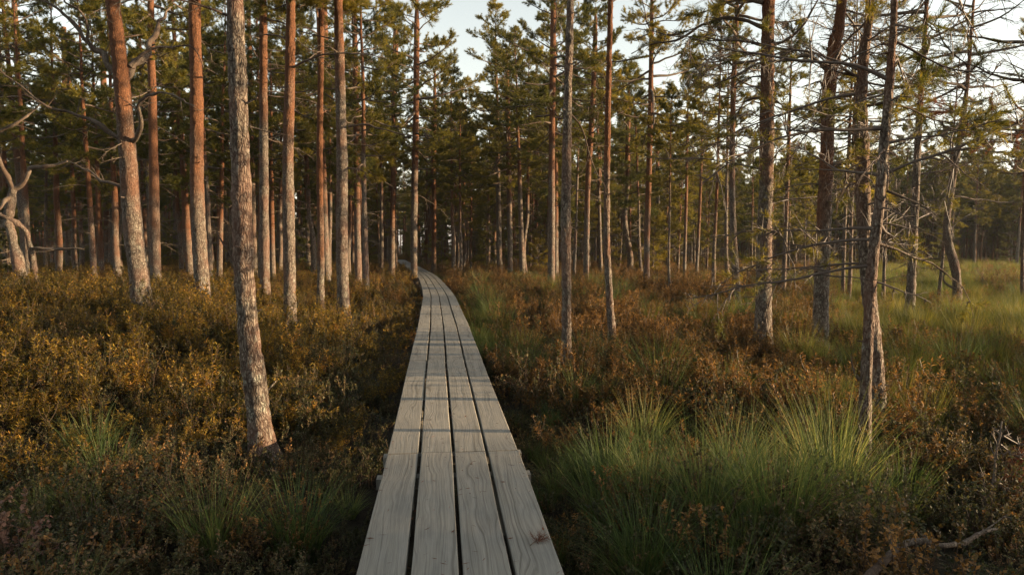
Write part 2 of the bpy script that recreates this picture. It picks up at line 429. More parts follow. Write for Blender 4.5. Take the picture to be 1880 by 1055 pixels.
# ------------------------------------------------------------------ boardwalk
def boardwalk():
    root = empty('boardwalk', (0, 0, 0))
    tag(root, 'narrow weathered grey plank boardwalk winding from the foreground into the pines', 'boardwalk')
    g = np.random.default_rng(3)
    ys = [-3.2, .75, 4.67, 8.47, 12.3, 16.0, 19.3, 22.6, 25.8, 29.0, 32.3, 35.6, 39.2, 43.2, 47.4, 52, 57, 62, 67]
    W, GAP, T = .205, .0195, .05
    beams = MB()
    for k in range(len(ys) - 1):
        a = np.array([walk_x(ys[k]), ys[k], walk_z(ys[k])]); b = np.array([walk_x(ys[k + 1]), ys[k + 1], walk_z(ys[k + 1])])
        L = np.linalg.norm(b - a); d = (b - a) / L
        pa = np.array([walk_x(ys[k - 1]), ys[k - 1]]) if k else a[:2] - d[:2]
        pb = np.array([walk_x(ys[k + 2]), ys[k + 2]]) if k + 2 < len(ys) else b[:2] + d[:2]
        def normal(t):
            t = t / np.linalg.norm(t); return np.array([t[1], -t[0], 0])
        nm = normal(d[:2])
        na = normal((a[:2] - pa) / np.linalg.norm(a[:2] - pa) + d[:2]); nb = normal((pb - b[:2]) / np.linalg.norm(pb - b[:2]) + d[:2])
        na /= na.dot(nm); nb /= nb.dot(nm)
        for j in range(4):
            off = (j - 1.5) * (W + GAP) + g.normal() * .0015
            n = max(6, int(L / .16))
            t = np.linspace(0, 1, n)
            gap = .0035 / L
            tt = gap + t * (1 - 2 * gap)
            wob = .0022 * noise(tt * L * .8, k * 7.7, j * 3.1, 9)
            dz = .004 * noise(tt * L * .45, k * 3.3, j * 9.1, 12) + g.normal() * .0018
            w = W / 2 - .0015 + .002 * noise(tt * L * 1.7, j * 5.0, k * 2.0, 14)
            w2 = W / 2 - .0015 + .002 * noise(tt * L * 1.7, j * 5.0 + 40, k * 2.0, 15)
            bv = .005
            prof = [(-1, -bv), (-1 + 0, 0), (1, 0), (1, -bv), (1, -T), (-1, -T)]
            rows = []; att = []
            rid = g.random() * 40
            va = g.random() * 50
            for q, (sx, dzq) in enumerate(prof):
                inner = bv if q in (1, 2) else 0
                lat = off + wob + np.where(sx < 0, -(w2 - inner), (w - inner))
                nvec = na[None] * (1 - tt[:, None]) + nb[None] * tt[:, None]
                p = a + (b - a) * tt[:, None] + nvec * lat[:, None]
                p[:, 2] += dz + dzq
                rows.append(p)
                att.append(np.stack([lat + (j * .37), tt * L + va, np.full(n, rid)], -1))
            V = np.stack(rows, 1); A = np.stack(att, 1)
            m_ = len(prof); ii = np.arange(n * m_).reshape(n, m_)
            q4 = np.stack([ii[:-1], np.roll(ii, -1, 1)[:-1], np.roll(ii, -1, 1)[1:], ii[1:]], -1).reshape(-1, 4)[:, ::-1]
            mb = MB()
            mb.add(V.reshape(-1, 3), q4, 0, A.reshape(-1, 3))
            mb.add(V[0], [list(range(m_))], 0, A[0]); mb.add(V[-1], [list(range(m_))[::-1]], 0, A[-1])
            # nail heads where the plank meets its bearers
            for s_ in (.12, L - .12):
                for e in (-.055, .055):
                    c = a + d * s_ + nm * (off + e); c[2] += float(np.interp(s_ / L, tt, dz)) + .0008
                    th = np.arange(7) / 7 * 2 * math.pi
                    vv = np.stack([c[0] + .0058 * np.cos(th), c[1] + .0058 * np.sin(th), np.full(7, c[2])], -1)
                    mb.add(vv, [list(range(7))], 1)
            mb.build('plank', [M_WOOD, M_NAIL], root, 'pc', smooth=False)
        # bearers under both ends of the section
        for s_, half in ((.16, .435 + g.random() * .05), (L * .5, .42 + g.random() * .06), (L - .30, .435 + g.random() * .06)):
            c = a + d * s_; hw, hh = .045, .035
            mb = MB()
            rows = []; att = []
            for e in (-1, 1):
                for (u, z) in ((-hw, -T - .004), (hw, -T - .004), (hw, -T - 2 * hh), (-hw, -T - 2 * hh)):
                    p = c + nm * e * half + d * u; p[2] = c[2] + z - .004
                    rows.append(p); att.append((u, e * half + s_ * 3, g.random() * .001 + k))
            mb.add(rows, [[0, 1, 5, 4], [1, 2, 6, 5], [2, 3, 7, 6], [3, 0, 4, 7], [3, 2, 1, 0], [4, 5, 6, 7]], 0, att)
            # short post stubs carrying the bearer
            for e in (-1, 1):
                p = c + nm * e * (half - .16)
                pth = np.array([[p[0], p[1], c[2] - T - 2 * hh - .004], [p[0], p[1], -.35]])
                tube(pth, [.045, .05], 8, mb, 0)
            mb.build('crossbeam', [M_WOOD], root, 'pc', smooth=False)
M_NAIL = new_mat('rusty_nail')[0]
M_NAIL.node_tree.nodes['Principled BSDF'].inputs['Base Color'].default_value = (.05, .042, .038, 1)
boardwalk()

# ------------------------------------------------------------------ pine crowns and dead branches
def unit(v):
    return v / (np.linalg.norm(v, axis=-1, keepdims=True) + 1e-9)

def limb_path(start, az, el, length, curl, g, n=9, droop=0.0):
    d = np.array([math.cos(az) * math.cos(el), math.sin(az) * math.cos(el), math.sin(el)])
    p = [np.array(start, float)]
    for i in range(n - 1):
        f = i / (n - 1)
        d = d + np.array([0, 0, curl * (f - .25) - droop * (1 - f)]) / n * 3 + g.normal(size=3) * .11
        d = unit(d)
        p.append(p[-1] + d * length / (n - 1))
    return np.array(p)

def make_crown(seed, z0, z1, width, limbs_n, shoots=5, nn=52, nl=.09, nw=.0046, dead_low=6, sparse=0.0, bare=0):
    """Foliage of one pine along its own vertical axis; limbs and needles in one mesh."""
    g = np.random.default_rng(seed)
    mb = MB()
    H = z1 - z0
    C, D, LL = [], [], []
    for i in range(limbs_n):
        t = (i + g.random() * .9) / limbs_n
        z = z0 + H * t
        prof = (1 - t) ** .62 * (.55 + .9 * min(1, t * 3.2)) * .85
        length = max(.3, width * prof * (.65 + .6 * g.random()))
        az = i * 2.4 + g.normal() * .5
        el = R(-12 + 62 * t ** 1.4 + g.normal() * 11)
        path = limb_path((0, 0, z), az, el, length, .55, g)
        r0 = (.012 + .017 * length) * (1 - .4 * t)
        rad = r0 * (1 - .85 * np.linspace(0, 1, len(path)))
        tube(path, rad, 5, mb, 0, cap=False)
        if bare:
            for q in range(7):
                kk = 2 + int(g.integers(len(path) - 3))
                tw = limb_path(path[kk], az + g.normal() * .9, el * .5 - .1 + g.normal() * .35, length * (.2 + .3 * g.random()), -.1, g, 6, .15)
                tube(tw, .0075 * (1 - .7 * np.linspace(0, 1, 6)), 4, mb, 0, cap=False)
                for w_ in range(3):
                    t2 = limb_path(tw[1 + int(g.integers(4))], az + g.normal() * 1.2, g.normal() * .5, .12 + .25 * g.random(), -.1, g, 4, .1)
                    tube(t2, .0042 * (1 - .6 * np.linspace(0, 1, 4)), 3, mb, 0, cap=False)
        if g.random() < sparse and t < .75: continue
        nsub = int(5 + length * 4)
        for s_ in range(nsub):
            f = .28 + .72 * (s_ + g.random()) / nsub
            k = min(len(path) - 2, int(f * (len(path) - 1)))
            p = path[k] + (path[k + 1] - path[k]) * (f * (len(path) - 1) - k)
            tan = unit(path[k + 1] - path[k])
            sd = (-1 if s_ % 2 else 1)
            side = unit(np.cross(tan, [0, 0, 1.0])) * sd
            d = unit(tan * (.55 + .5 * f) + side * (1.0 - .5 * f) + np.array([0, 0, .22 + .3 * g.random()]) + g.normal(size=3) * .25)
            sl = (.16 + .30 * length * (1.05 - f)) * (.7 + .6 * g.random())
            tw = np.array([p, p + d * sl * .5 + np.array([0, 0, .02]), p + d * sl + np.array([0, 0, .07 * sl])])
            tube(tw, [.007, .005, .003], 3, mb, 0, cap=False)
            for q in range(shoots):
                ff = .35 + .65 * (q + g.random()) / shoots
                c = p + d * sl * ff
                dd = unit(d + g.normal(size=3) * .55 + np.array([0, 0, .25]))
                C.append(c); D.append(dd); LL.append(.09 + .10 * g.random())
        C.append(path[-1]); D.append(unit(path[-1] - path[-2])); LL.append(.16)
    needles(mb, np.array(C), np.array(D), np.array(LL), nn, nl, nw, 1, g)
    for i in range(dead_low):
        z = z0 - g.random() ** 1.3 * min(3.2, z0 - 1.2)
        path = limb_path((0, 0, z), g.random() * 6.28, R(-5 + g.normal() * 14), .35 + g.random() * 1.1, -.1, g, 6)
        tube(path, .013 * (1 - .8 * np.linspace(0, 1, 6)), 4, mb, 0, cap=False)
        for q in range(3):
            k = 2 + q
            if k < 5:
                tw = limb_path(path[k], g.random() * 6.28, R(g.normal() * 25), .15 + .3 * g.random(), 0, g, 4)
                tube(tw, .005 * (1 - .7 * np.linspace(0, 1, 4)), 3, mb, 0, cap=False)
    return mb

def dead_branch(mb, path, r0, g, subs=8, reach=.5, droop=.25, seg=7, mat=0, fine=1, tufts=None):
    path = smooth_path(path, .07)
    n = len(path)
    w = np.cumsum(g.normal(size=(n, 3)) * .004, 0); w -= np.linspace(0, 1, n)[:, None] * 0
    path = path + w * np.linspace(0, 1, n)[:, None]
    tq = np.arange(n) * .07
    kink = np.stack([noise(tq * 3.3, q * 9.7, r0 * 90 + q, 21) * 1.1 + noise(tq * 8, q * 4.1, r0 * 70 + q, 22) * .45 for q in range(3)], -1)
    path = path + kink * r0 * np.minimum(1, tq / .15)[:, None]
    t = np.linspace(0, 1, n)
    rad = r0 * (1 - .80 * t ** .8) * (1 + .24 * noise(t * n * .45, r0 * 100, 0, 7))
    tube(path, rad, seg, mb, mat, bark=r0 * .22, seed=int(g.integers(99)))
    total = np.linalg.norm(np.diff(path, axis=0), axis=1).sum()
    for s_ in range(subs):
        f = .22 + .78 * (s_ + g.random()) / subs
        k = min(n - 2, int(f * (n - 1)))
        tan = unit(path[k + 1] - path[k])
        d = unit(tan * .9 + g.normal(size=3) * .75)
        az, el = math.atan2(d[1], d[0]), math.asin(np.clip(d[2], -1, 1))
        sl = reach * total * (.25 + .55 * g.random()) * (1.15 - f * .7)
        sp = limb_path(path[k], az, el, sl, -.15, g, 7, droop)
        rr = min(max(.005, rad[k] * .6), .005 + .012 * sl)
        tube(sp, rr * (1 - .8 * np.linspace(0, 1, 7)), 4, mb, mat, cap=False)
        for q in range(3 * fine):
            kk = 1 + int(g.integers(5))
            tp = limb_path(sp[kk], az + g.normal() * 1.0, el + g.normal() * .5, sl * (.2 + .4 * g.random()), -.1, g, 4, droop)
            tube(tp, max(.0036, rr * .4) * (1 - .7 * np.linspace(0, 1, 4)), 3, mb, mat, cap=False)
            if tufts is not None and g.random() < tufts:
                cc = tp[1:]; dd = unit(np.diff(tp, axis=0) + g.normal(size=(3, 3)) * .03)
                needles(mb, cc, dd, np.full(3, .12), 34, .06, .0022, 1, g)
                needles(mb, sp[-3:], unit(np.diff(sp, axis=0)[-3:]), np.full(3, .12), 34, .06, .0022, 1, g)

CROWN_OPT = {7: dict(sparse=.75, shoots=2, nn=34, bare=1), 8: dict(sparse=.6, shoots=2, nn=30, bare=1)}   # thin crowns of the bog edge, mostly bare boughs
CROWNS = []
for i, (z0, z1, w, ln) in enumerate([(5.4, 11.0, 1.9, 40), (4.6, 10.2, 1.7, 42), (6.0, 12.0, 2.2, 42), (3.6, 9.0, 1.6, 44), (5.2, 11.5, 2.4, 44), (4.2, 9.6, 1.35, 38), (6.6, 12.0, 1.7, 36), (4.4, 10.4, 2.6, 40), (4.2, 9.4, 2.2, 38)]):
    me = make_crown(100 + i, 0.0, z1 - z0, w, ln, dead_low=0, **CROWN_OPT.get(i, {})).mesh('crown', [M_LIMB, M_NEEDLE])
    CROWNS.append((me, z1 - z0))

# ------------------------------------------------------------------ the pines one can point to (traced)
def trunk_mesh(base, pts, zc, ztop, seg, seed, Y, flare=.42, step=None):
    """pts: (x, y, width) in photograph pixels from the foot up; carried on above the frame to ztop."""
    P = []
    for (px, py, w) in pts:
        p = at(px, py, Y); P.append([*p, w * (.455 if Y < 8 else .41) * Y / F])
    P = np.array(P)
    P[0, :3] = base + np.array([P[0, 0] - base[0], 0, 0])
    foot = P[0].copy(); foot[2] -= .35; 
    dirn = P[-1, :3] - P[max(0, len(P) - 2), :3]; dirn = dirn / np.linalg.norm(dirn)
    dirn = unit(dirn * np.array([.5, 1, 1.0])[:])
    if P[-1, 2] < ztop - .3:
        k = (ztop - P[-1, 2])
        rt = P[-1, 3]
        P = np.vstack([P, [*(P[-1, :3] + dirn / dirn[2] * k * .5), rt * .62], [*(P[-1, :3] + dirn / dirn[2] * k), .012]])
    P = np.vstack([foot, P])
    P[:, :3] -= base
    S = smooth_path(P, step or max(.035, .0035 * Y))
    h = S[:, 2]
    S[:, 3] *= 1 + flare * np.exp(-np.clip(h + .05, 0, 9) / .22)
    mb = MB()
    tube(S[:, :3], np.maximum(S[:, 3], .008), seg, mb, 0, bark=float(np.clip(S[1, 3] * .15, .004, .016)), seed=seed, roots=1.1)
    gst = np.random.default_rng(seed + 9)
    for q in range(9):                                     # snapped twig stubs
        k = int(len(S) * (.06 + .6 * gst.random()))
        az = gst.random() * 6.28; r = S[k, 3]; ln = .03 + .09 * gst.random()
        p = S[k, :3] + np.array([math.cos(az), math.sin(az), 0]) * r * .8
        e = p + np.array([math.cos(az), math.sin(az), .25 + .3 * gst.normal()]) * ln
        tube(np.array([p, (p + e) / 2 + gst.normal(size=3) * .004, e]), [.011, .008, .005], 6, mb, 0)
    return mb, S

def axis_at(S, z):
    i = int(np.argmin(np.abs(S[:, 2] - z)))
    return S[i, :3], S[i, 3]

def traced_pine(label, pts, crown, zc, branches=(), dead=(0, 0, 0), turn=3.5, twigs=(8, .45), ztop=None, Y=None, group='pines standing along the boardwalk', tuft=None, seed=0, scale=1.0):
    bx, by = pts[0][:2]
    if Y is None:
        base = on_ground(bx, by, .17 if bx < 500 and by > 800 else .30)     # the lowest bark seen stands this far above the peat, in shrubs
    else:
        base = at(bx, by, Y)
    base = np.array([base[0], base[1], float(ground(base[0], base[1]))])
    Y = base[1]
    root = empty('pine_tree', base)
    tag(root, label, 'pine tree', group)
    g = np.random.default_rng(seed + int(bx) * 7 + int(by))
    me, ch = CROWNS[crown] if crown is not None else (None, 1)
    top = ztop if ztop is not None else zc + ch * scale * .97
    mb, S = trunk_mesh(base, pts, zc, top, 40 if Y < 8 else 30 if Y < 18 else 18, int(bx), Y)
    tr = mb.build('trunk', [M_BARK], root); tr['bark_turn'] = float(turn)
    if me is not None:
        c = bpy.data.objects.new('crown', me); COL.objects.link(c); c.parent = root
        p, _ = axis_at(S, zc); q, _ = axis_at(S, min(top, zc + ch * .8))
        c.location = p
        d = Vector(q - p).normalized()
        c.rotation_euler = d.to_track_quat('Z', 'Y').to_euler()
        c.rotation_euler.rotate_axis('Z', g.random() * 6.28)
        c.scale = (scale,) * 3
    for b in branches:
        lean = g.normal() * .35
        P = []
        for i, (px, py) in enumerate(b['p']):
            p = at(px, py, Y) - base
            if i == 0: p0 = p
            p[1] += lean * abs(np.hypot(p[0] - p0[0], p[2] - p0[2])) + b.get('dy', 0) * i
            P.append(p)
        m = MB()
        dead_branch(m, np.array(P), b['w'] * .47 * Y / F, g, b.get('n', twigs[0]), b.get('reach', twigs[1]), b.get('droop', .1), 8, tufts=b.get('t', tuft))
        m.build('branch', [M_DEAD, b.get('mat', M_NEEDLE)], root)
    n, zlo, zhi = dead
    for i in range(n):
        z = zlo + (zhi - zlo) * (i + g.random()) / n
        p, r = axis_at(S, z)
        az = g.random() * 6.28; el = R(4 + g.normal() * 16)
        ln = (.35 + g.random() ** (1.6 if n < 10 else 1.1) * 1.5) * min(1.1, .5 + z / 6)
        if math.sin(az) < -.2: ln *= .55
        pth = limb_path(p, az, el, ln, -.2, g, 7, .12)
        m = MB()
        dead_branch(m, pth, .007 + .006 * ln, g, int(twigs[0] * 1.15 * min(1.1, ln)) + 1, twigs[1], .2, 5, tufts=tuft)
        m.build('branch', [M_DEAD_SHADED if n > 9 else M_DEAD, M_NEEDLE], root)
    return root, base, S

GL, GC, GRT = 'sunlit pines left of the boardwalk', 'slim pines ahead, right of the boardwalk', 'pines with bare lower branches at the right'
TRACED = []
def tp(*a, **k):
    r = traced_pine(*a, **k); TRACED.append(r); return r

# left of the walk
tp('big forked pine with grey foot, orange top and large crooked dead boughs',
   [(264, 562, 44), (252, 480, 40), (243, 400, 39), (236, 300, 37), (228, 200, 34), (221, 120, 32), (213, 50, 30), (206, 0, 27), (200, -60, 24)], 0, 6.6, turn=3.0, group=GL,
   branches=[dict(p=[(221, 155), (205, 125), (188, 101), (165, 85), (150, 66), (128, 40), (100, 20), (64, 0), (30, -18)], w=14, n=13, reach=.3),
             dict(p=[(228, 258), (200, 245), (165, 222), (110, 203), (70, 180), (45, 155), (0, 120)], w=11, n=12, reach=.3),
             dict(p=[(240, 262), (262, 248), (274, 228), (276, 206), (300, 194), (335, 188), (370, 198), (415, 222)], w=11, n=12, reach=.3),
             dict(p=[(238, 122), (252, 97), (272, 82), (300, 75), (328, 73), (343, 88), (352, 108)], w=8, n=10, reach=.35),
             dict(p=[(238, 356), (215, 345), (190, 334), (150, 320), (110, 300), (60, 280)], w=8, n=10, reach=.25),
             dict(p=[(222, 150), (232, 105), (243, 60), (246, 20), (248, -30)], w=20, n=4, reach=.4, droop=-.2),
             dict(p=[(160, 80), (163, 50), (155, 25), (135, 10), (120, -10)], w=7, n=5, reach=.4)],
   dead=(9, 2.0, 5.5))
tp('straight stout pine with reddish upper bark, second from the big forked pine toward the walk',
   [(374, 557, 35), (367, 460, 31), (362, 350, 29), (361, 200, 27), (358, 60, 25), (357, 0, 24)], 2, 7.0, turn=2.2, group=GL, dead=(5, 3.5, 7))
tp('nearest pine at left, pale pinkish grey trunk leaning left with lichened foot in the shrubs',
   [(484, 828, 47), (475, 760, 44), (466, 690, 42), (455, 600, 40), (449, 520, 39), (445, 400, 38), (440, 250, 36), (436, 120, 34), (432, 0, 31)], 4, 5.2, turn=6.5, group=GL,
   branches=[dict(p=[(428, 470), (410, 452), (395, 430), (383, 405)], w=6, n=3, reach=.3), dict(p=[(458, 232), (480, 238), (520, 242)], w=4, n=3)], dead=(3, 3.2, 5))
tp('very thin grey pine right behind the nearest leaning trunk', [(468, 505, 12), (464, 350, 11), (460, 150, 10), (455, 0, 9)], 5, 6.6, turn=4.5, group=GL, dead=(6, 3, 6.5))
tp('slender pine just right of the nearest leaning trunk', [(487, 547, 23), (485, 400, 20), (484, 200, 18), (483, 0, 15)], 1, 7.0, turn=4.4, group=GL,
   branches=[dict(p=[(490, 128), (520, 124), (560, 130)], w=4), dict(p=[(490, 35), (520, 42), (545, 50)], w=5)], dead=(6, 3.5, 7))
tp('even straight grey brown pine, third of the row before the walk', [(532, 583, 27), (531, 450, 25), (529, 300, 24), (532, 150, 22), (534, 0, 19)], 0, 6.3, turn=3.4, group=GL,
   branches=[dict(p=[(535, 125), (590, 118), (640, 125), (690, 140), (730, 150)], w=5, n=9, reach=.5), dict(p=[(523, 70), (490, 60), (455, 55)], w=5)], dead=(5, 3, 6))
tp('thin bright orange pine glowing in the sun between two grey trunks', [(588, 566, 18), (589, 450, 15), (587, 300, 14), (589, 100, 13), (590, 0, 12)], 6, 6.4, turn=1.6, group=GL, dead=(5, 3.2, 6.2))
tp('dim brown pine hidden partly behind the bright orange trunk', [(604, 492, 15), (602, 300, 14), (598, 100, 13), (595, 0, 12)], 2, 7.0, turn=4, group=GL, dead=(6, 3.4, 7))
tp('thick pale pine with flaky bark, closest to the walk on the left',
   [(631, 572, 28), (628, 450, 26), (628, 300, 24), (625, 170, 22), (621, 0, 18)], 4, 6.8, turn=5.2, group=GL,
   branches=[dict(p=[(640, 232), (680, 232), (725, 248), (795, 267)], w=5, n=5, reach=.3), dict(p=[(632, 308), (660, 312), (680, 322)], w=4)], dead=(8, 3.6, 7))
tp('slim pine with low golden needle sprays beside the thick flaky trunk', [(658, 522, 16), (656, 400, 14), (655, 250, 13), (652, 100, 12), (649, 0, 10)], 4, 4.8, turn=3.5, group=GL, dead=(9, 3.2, 6), tuft=.5)
tp('tall orange sided pine standing just left of the walk at its far bend', [(722, 491, 20), (720, 420, 18), (721, 300, 17), (724, 150, 14), (727, 50, 12)], 4, 7.2, turn=4.2, group=GL, dead=(7, 4.5, 8.5), scale=1.2)
tp('grey pine touching the left edge of the walk before the bend', [(760, 514, 16), (760, 420, 15), (762, 300, 14), (764, 180, 13), (765, 60, 12)], 4, 5.8, turn=5.0, group=GL, dead=(7, 4, 7.5), scale=1.2)
tp('red brown pine standing right behind the far bend of the walk', [(796, 499, 11), (797, 400, 10), (796, 300, 10), (798, 200, 9)], 0, 5.0, turn=1.2, group=GL, dead=(6, 3.5, 7), scale=1.3)
# far left
tp('bent orange topped pine behind the gnarled tree at the left edge', [(48, 480, 15), (42, 400, 14), (36, 250, 13), (32, 120, 12), (26, 0, 11)], 3, 5.4, turn=3.4, group=GL, dead=(8, 3, 7), scale=1.1)
tp('dark pine between the gnarled tree and the big forked pine, left of a close pair', [(121, 482, 14), (121, 350, 13), (119, 150, 11), (117, 50, 10)], 1, 5.8, turn=4.2, group=GL, dead=(8, 3, 7))
tp('dark thin pine of the close pair left of the big forked pine, its right one', [(132, 476, 10), (131, 350, 9), (128, 180, 8), (126, 80, 7)], 5, 5.9, turn=4.0, group=GL, dead=(6, 3, 6))
tp('red trunked pine directly left of the big forked pine', [(200, 484, 19), (197, 380, 16), (193, 250, 14), (189, 120, 12), (186, 40, 10)], 0, 5.9, turn=2.0, group=GL, dead=(7, 2.5, 6))
tp('slim dark pine in the gap right of the big forked pine', [(304, 476, 10), (303, 350, 9), (301, 200, 9)], 1, 6.0, turn=4.6, group=GL, dead=(6, 3, 6))
tp('slim pine with pale foot in the gap right of the big forked pine', [(322, 482, 11), (322, 350, 10), (321, 200, 9)], 3, 4.9, turn=4.8, group=GL, dead=(6, 3, 6))
# ahead, right of the walk
tp('dark slim pine with a pale forked bough at mid height, ahead of the walk', [(937, 502, 12), (936, 420, 11), (934, 300, 11), (931, 150, 9)], 4, 4.6, turn=4.0, group=GC, scale=1.1,
   branches=[dict(p=[(938, 298), (955, 286), (978, 284), (995, 276)], w=5, n=4)], dead=(6, 3, 6))
tp('brown pine half behind the knobbly grey trunk, left of it', [(1012, 522, 17), (1013, 400, 15), (1013, 280, 14), (1015, 100, 13), (1016, 0, 12)], 2, 5.3, turn=4.2, group=GC, dead=(9, 3.6, 8))
tp('straight knobbly grey pine standing closest to the walk on its right', [(1040, 657, 24), (1040, 550, 22), (1039, 400, 22), (1041, 250, 20), (1044, 120, 18), (1047, 0, 15)], 0, 6.0, turn=7.0, group=GC,
   branches=[dict(p=[(1045, 430), (1052, 440), (1056, 452)], w=3, n=2)], dead=(5, 2.8, 5.5))
tp('leaning brown pine with bulging trunk between two thinner ones, ahead right', [(1076, 512, 13), (1077, 420, 12), (1080, 320, 12), (1086, 230, 12), (1091, 120, 10), (1093, 50, 9)], 1, 5.4, turn=3.2, group=GC, dead=(6, 3.5, 7))
tp('orange pine far ahead between the knobbly grey trunk and the slim leaning one', [(1099, 486, 10), (1100, 400, 9), (1102, 250, 9), (1103, 150, 8)], 2, 7.0, turn=1.4, group=GC, dead=(6, 3.5, 7), scale=1.1)
tp('slim smooth brown pine with curved foot, second from the walk on its right', [(1126, 622, 18), (1120, 560, 16), (1115, 470, 15), (1114, 380, 14), (1116, 200, 13), (1121, 0, 11)], 6, 5.9, turn=2.6, group=GC, dead=(7, 2.8, 5.8))
tp('crooked pine with a swan neck bend low on its trunk, ahead right', [(1156, 502, 13), (1157, 470, 13), (1150, 432, 12), (1147, 395, 11), (1152, 340, 10), (1152, 280, 10), (1154, 200, 9)], 3, 5.0, turn=4.5, group=GC, dead=(6, 3.2, 6))
tp('straight orange brown pine with a clean bole, third large one right of the walk', [(1187, 521, 14), (1188, 430, 13), (1192, 300, 12), (1195, 150, 11), (1196, 70, 10)], 4, 5.2, turn=2.0, group=GC, dead=(8, 4, 7.5))
tp('grey straight pine behind the orange brown one, to its right', [(1211, 490, 9), (1209, 400, 8), (1207, 280, 8)], 1, 5.2, turn=6, group=GC, dead=(6, 3.5, 7))
tp('young thin pine with a kinked foot between the orange brown pine and the open bog', [(1233, 527, 7), (1228, 495, 6), (1229, 400, 5), (1230, 330, 4)], 5, 3.2, turn=3, group=GC, dead=(5, 1.5, 4), scale=.6)
tp('slim pale pine leaning right in the middle of the sparse group ahead right', [(1256, 505, 8), (1258, 440, 7), (1260, 350, 7)], 3, 5.0, turn=2.2, group=GC, dead=(5, 2.5, 5), scale=.85)
tp('slim pine leaning right with pale bark, next after the middle of the sparse group', [(1278, 504, 8), (1282, 440, 7), (1286, 350, 6)], 5, 4.6, turn=2.2, group=GC, dead=(5, 2.5, 5), scale=.9)
tp('reddish thin crooked pine left of the pale forward leaning trunk', [(1310, 527, 9), (1311, 460, 8), (1314, 400, 7), (1317, 320, 6)], 3, 4.4, turn=1.8, group=GC, dead=(6, 2.0, 5), scale=.8)
# right side
tp('pale grey pine tilting left, with a curved foot, just left of the thick dark trunk', [(1355, 556, 18), (1350, 490, 16), (1346, 420, 14), (1344, 300, 12), (1347, 150, 11), (1352, 40, 9)], 8, 5.6, turn=4.2, group=GRT, dead=(32, 2.4, 6.5), twigs=(8, .5))
tp('short dim pine just behind the pale grey tilting pine', [(1337, 512, 9), (1333, 450, 8), (1334, 350, 7)], 8, 4.6, turn=4.5, group=GRT, dead=(6, 2, 5), scale=.85)
tp('thick dark pine with wide flared foot and sunlit right edge, biggest on the right',
   [(1400, 622, 40), (1402, 540, 35), (1404, 420, 32), (1407, 300, 31), (1408, 180, 29), (1410, 60, 27), (1411, 0, 25)], 7, 5.9, turn=3.2, group=GRT, twigs=(10, .45), tuft=.04,
   branches=[dict(p=[(1400, 50), (1365, 36), (1330, 29), (1295, 42), (1265, 58), (1215, 70), (1170, 84)], w=9, n=12, reach=.35, t=.5),
             dict(p=[(1400, 5), (1350, 0), (1310, 12), (1275, 30)], w=8, n=8, reach=.35, t=.5),
             dict(p=[(1400, 95), (1350, 108), (1300, 130), (1265, 165), (1250, 200)], w=5, n=10),
             dict(p=[(1415, 84), (1440, 76), (1465, 50), (1478, 22), (1487, 0), (1495, -30)], w=8, n=4, droop=-.2),
             dict(p=[(1400, 180), (1370, 184), (1355, 200), (1345, 230)], w=6, n=6),
             dict(p=[(1398, 140), (1360, 150), (1320, 185)], w=4, n=8)], dead=(12, 2.0, 5.2))
tp('small pine with low green needles between the thick dark trunk and the red brown one', [(1438, 532, 11), (1441, 460, 10), (1444, 380, 9), (1447, 300, 8)], 5, 3.2, turn=3, group=GRT, dead=(8, 1.4, 4.5), scale=.9)
tp('red brown pine with sunlit right edge and forked top, second big one on the right',
   [(1507, 632, 35), (1507, 560, 33), (1511, 460, 32), (1514, 380, 30), (1518, 280, 29), (1523, 160, 27), (1533, 80, 26), (1546, 0, 22)], 7, 5.6, turn=2.2, group=GRT, twigs=(12, .5), tuft=.04,
   branches=[dict(p=[(1520, 130), (1505, 118), (1485, 105), (1460, 104), (1400, 118), (1350, 138), (1300, 165), (1268, 185)], w=9, n=10, reach=.25),
             dict(p=[(1528, 150), (1545, 130), (1570, 110), (1600, 95), (1650, 88)], w=8, n=10, t=.5),
             dict(p=[(1512, 165), (1500, 152), (1475, 160), (1450, 167)], w=6, n=5),
             dict(p=[(1518, 205), (1490, 200), (1455, 195), (1435, 170), (1425, 160)], w=6, n=8),
             dict(p=[(1524, 305), (1550, 300), (1580, 290), (1610, 275), (1650, 290)], w=8, n=10),
             dict(p=[(1523, 306), (1555, 312), (1590, 318)], w=5, n=6),
             dict(p=[(1519, 467), (1535, 463), (1550, 457), (1562, 458)], w=6, n=2),
             dict(p=[(1513, 340), (1480, 338), (1440, 345), (1400, 355)], w=4, n=6)], dead=(20, 2.0, 5.4))
tp('twisted thin front trunk of the crossing pair at the right, grey and knobbly',
   [(1588, 817, 22), (1588, 740, 23), (1591, 670, 23), (1595, 600, 22), (1597, 540, 23), (1604, 460, 21), (1614, 380, 20), (1620, 300, 19), (1631, 180, 17), (1638, 80, 15), (1642, 0, 13)], 8, 4.6, turn=3.4, group=GRT, twigs=(12, .5), tuft=.04,
   branches=[dict(p=[(1578, 697), (1568, 688), (1560, 672), (1555, 652)], w=8, n=1, reach=.3),
             dict(p=[(1612, 448), (1650, 460), (1690, 474), (1730, 483), (1765, 503), (1800, 525), (1815, 548), (1826, 574)], w=7, n=8, reach=.28, droop=.5),
             dict(p=[(1628, 350), (1660, 370), (1690, 385), (1715, 415)], w=6, n=6, reach=.35),
             dict(p=[(1625, 275), (1650, 285), (1661, 292), (1655, 303)], w=7, n=4),
             dict(p=[(1632, 190), (1680, 200), (1730, 215), (1790, 220), (1860, 205)], w=6, n=12, reach=.35, t=.4)], dead=(32, 1.5, 4.9))
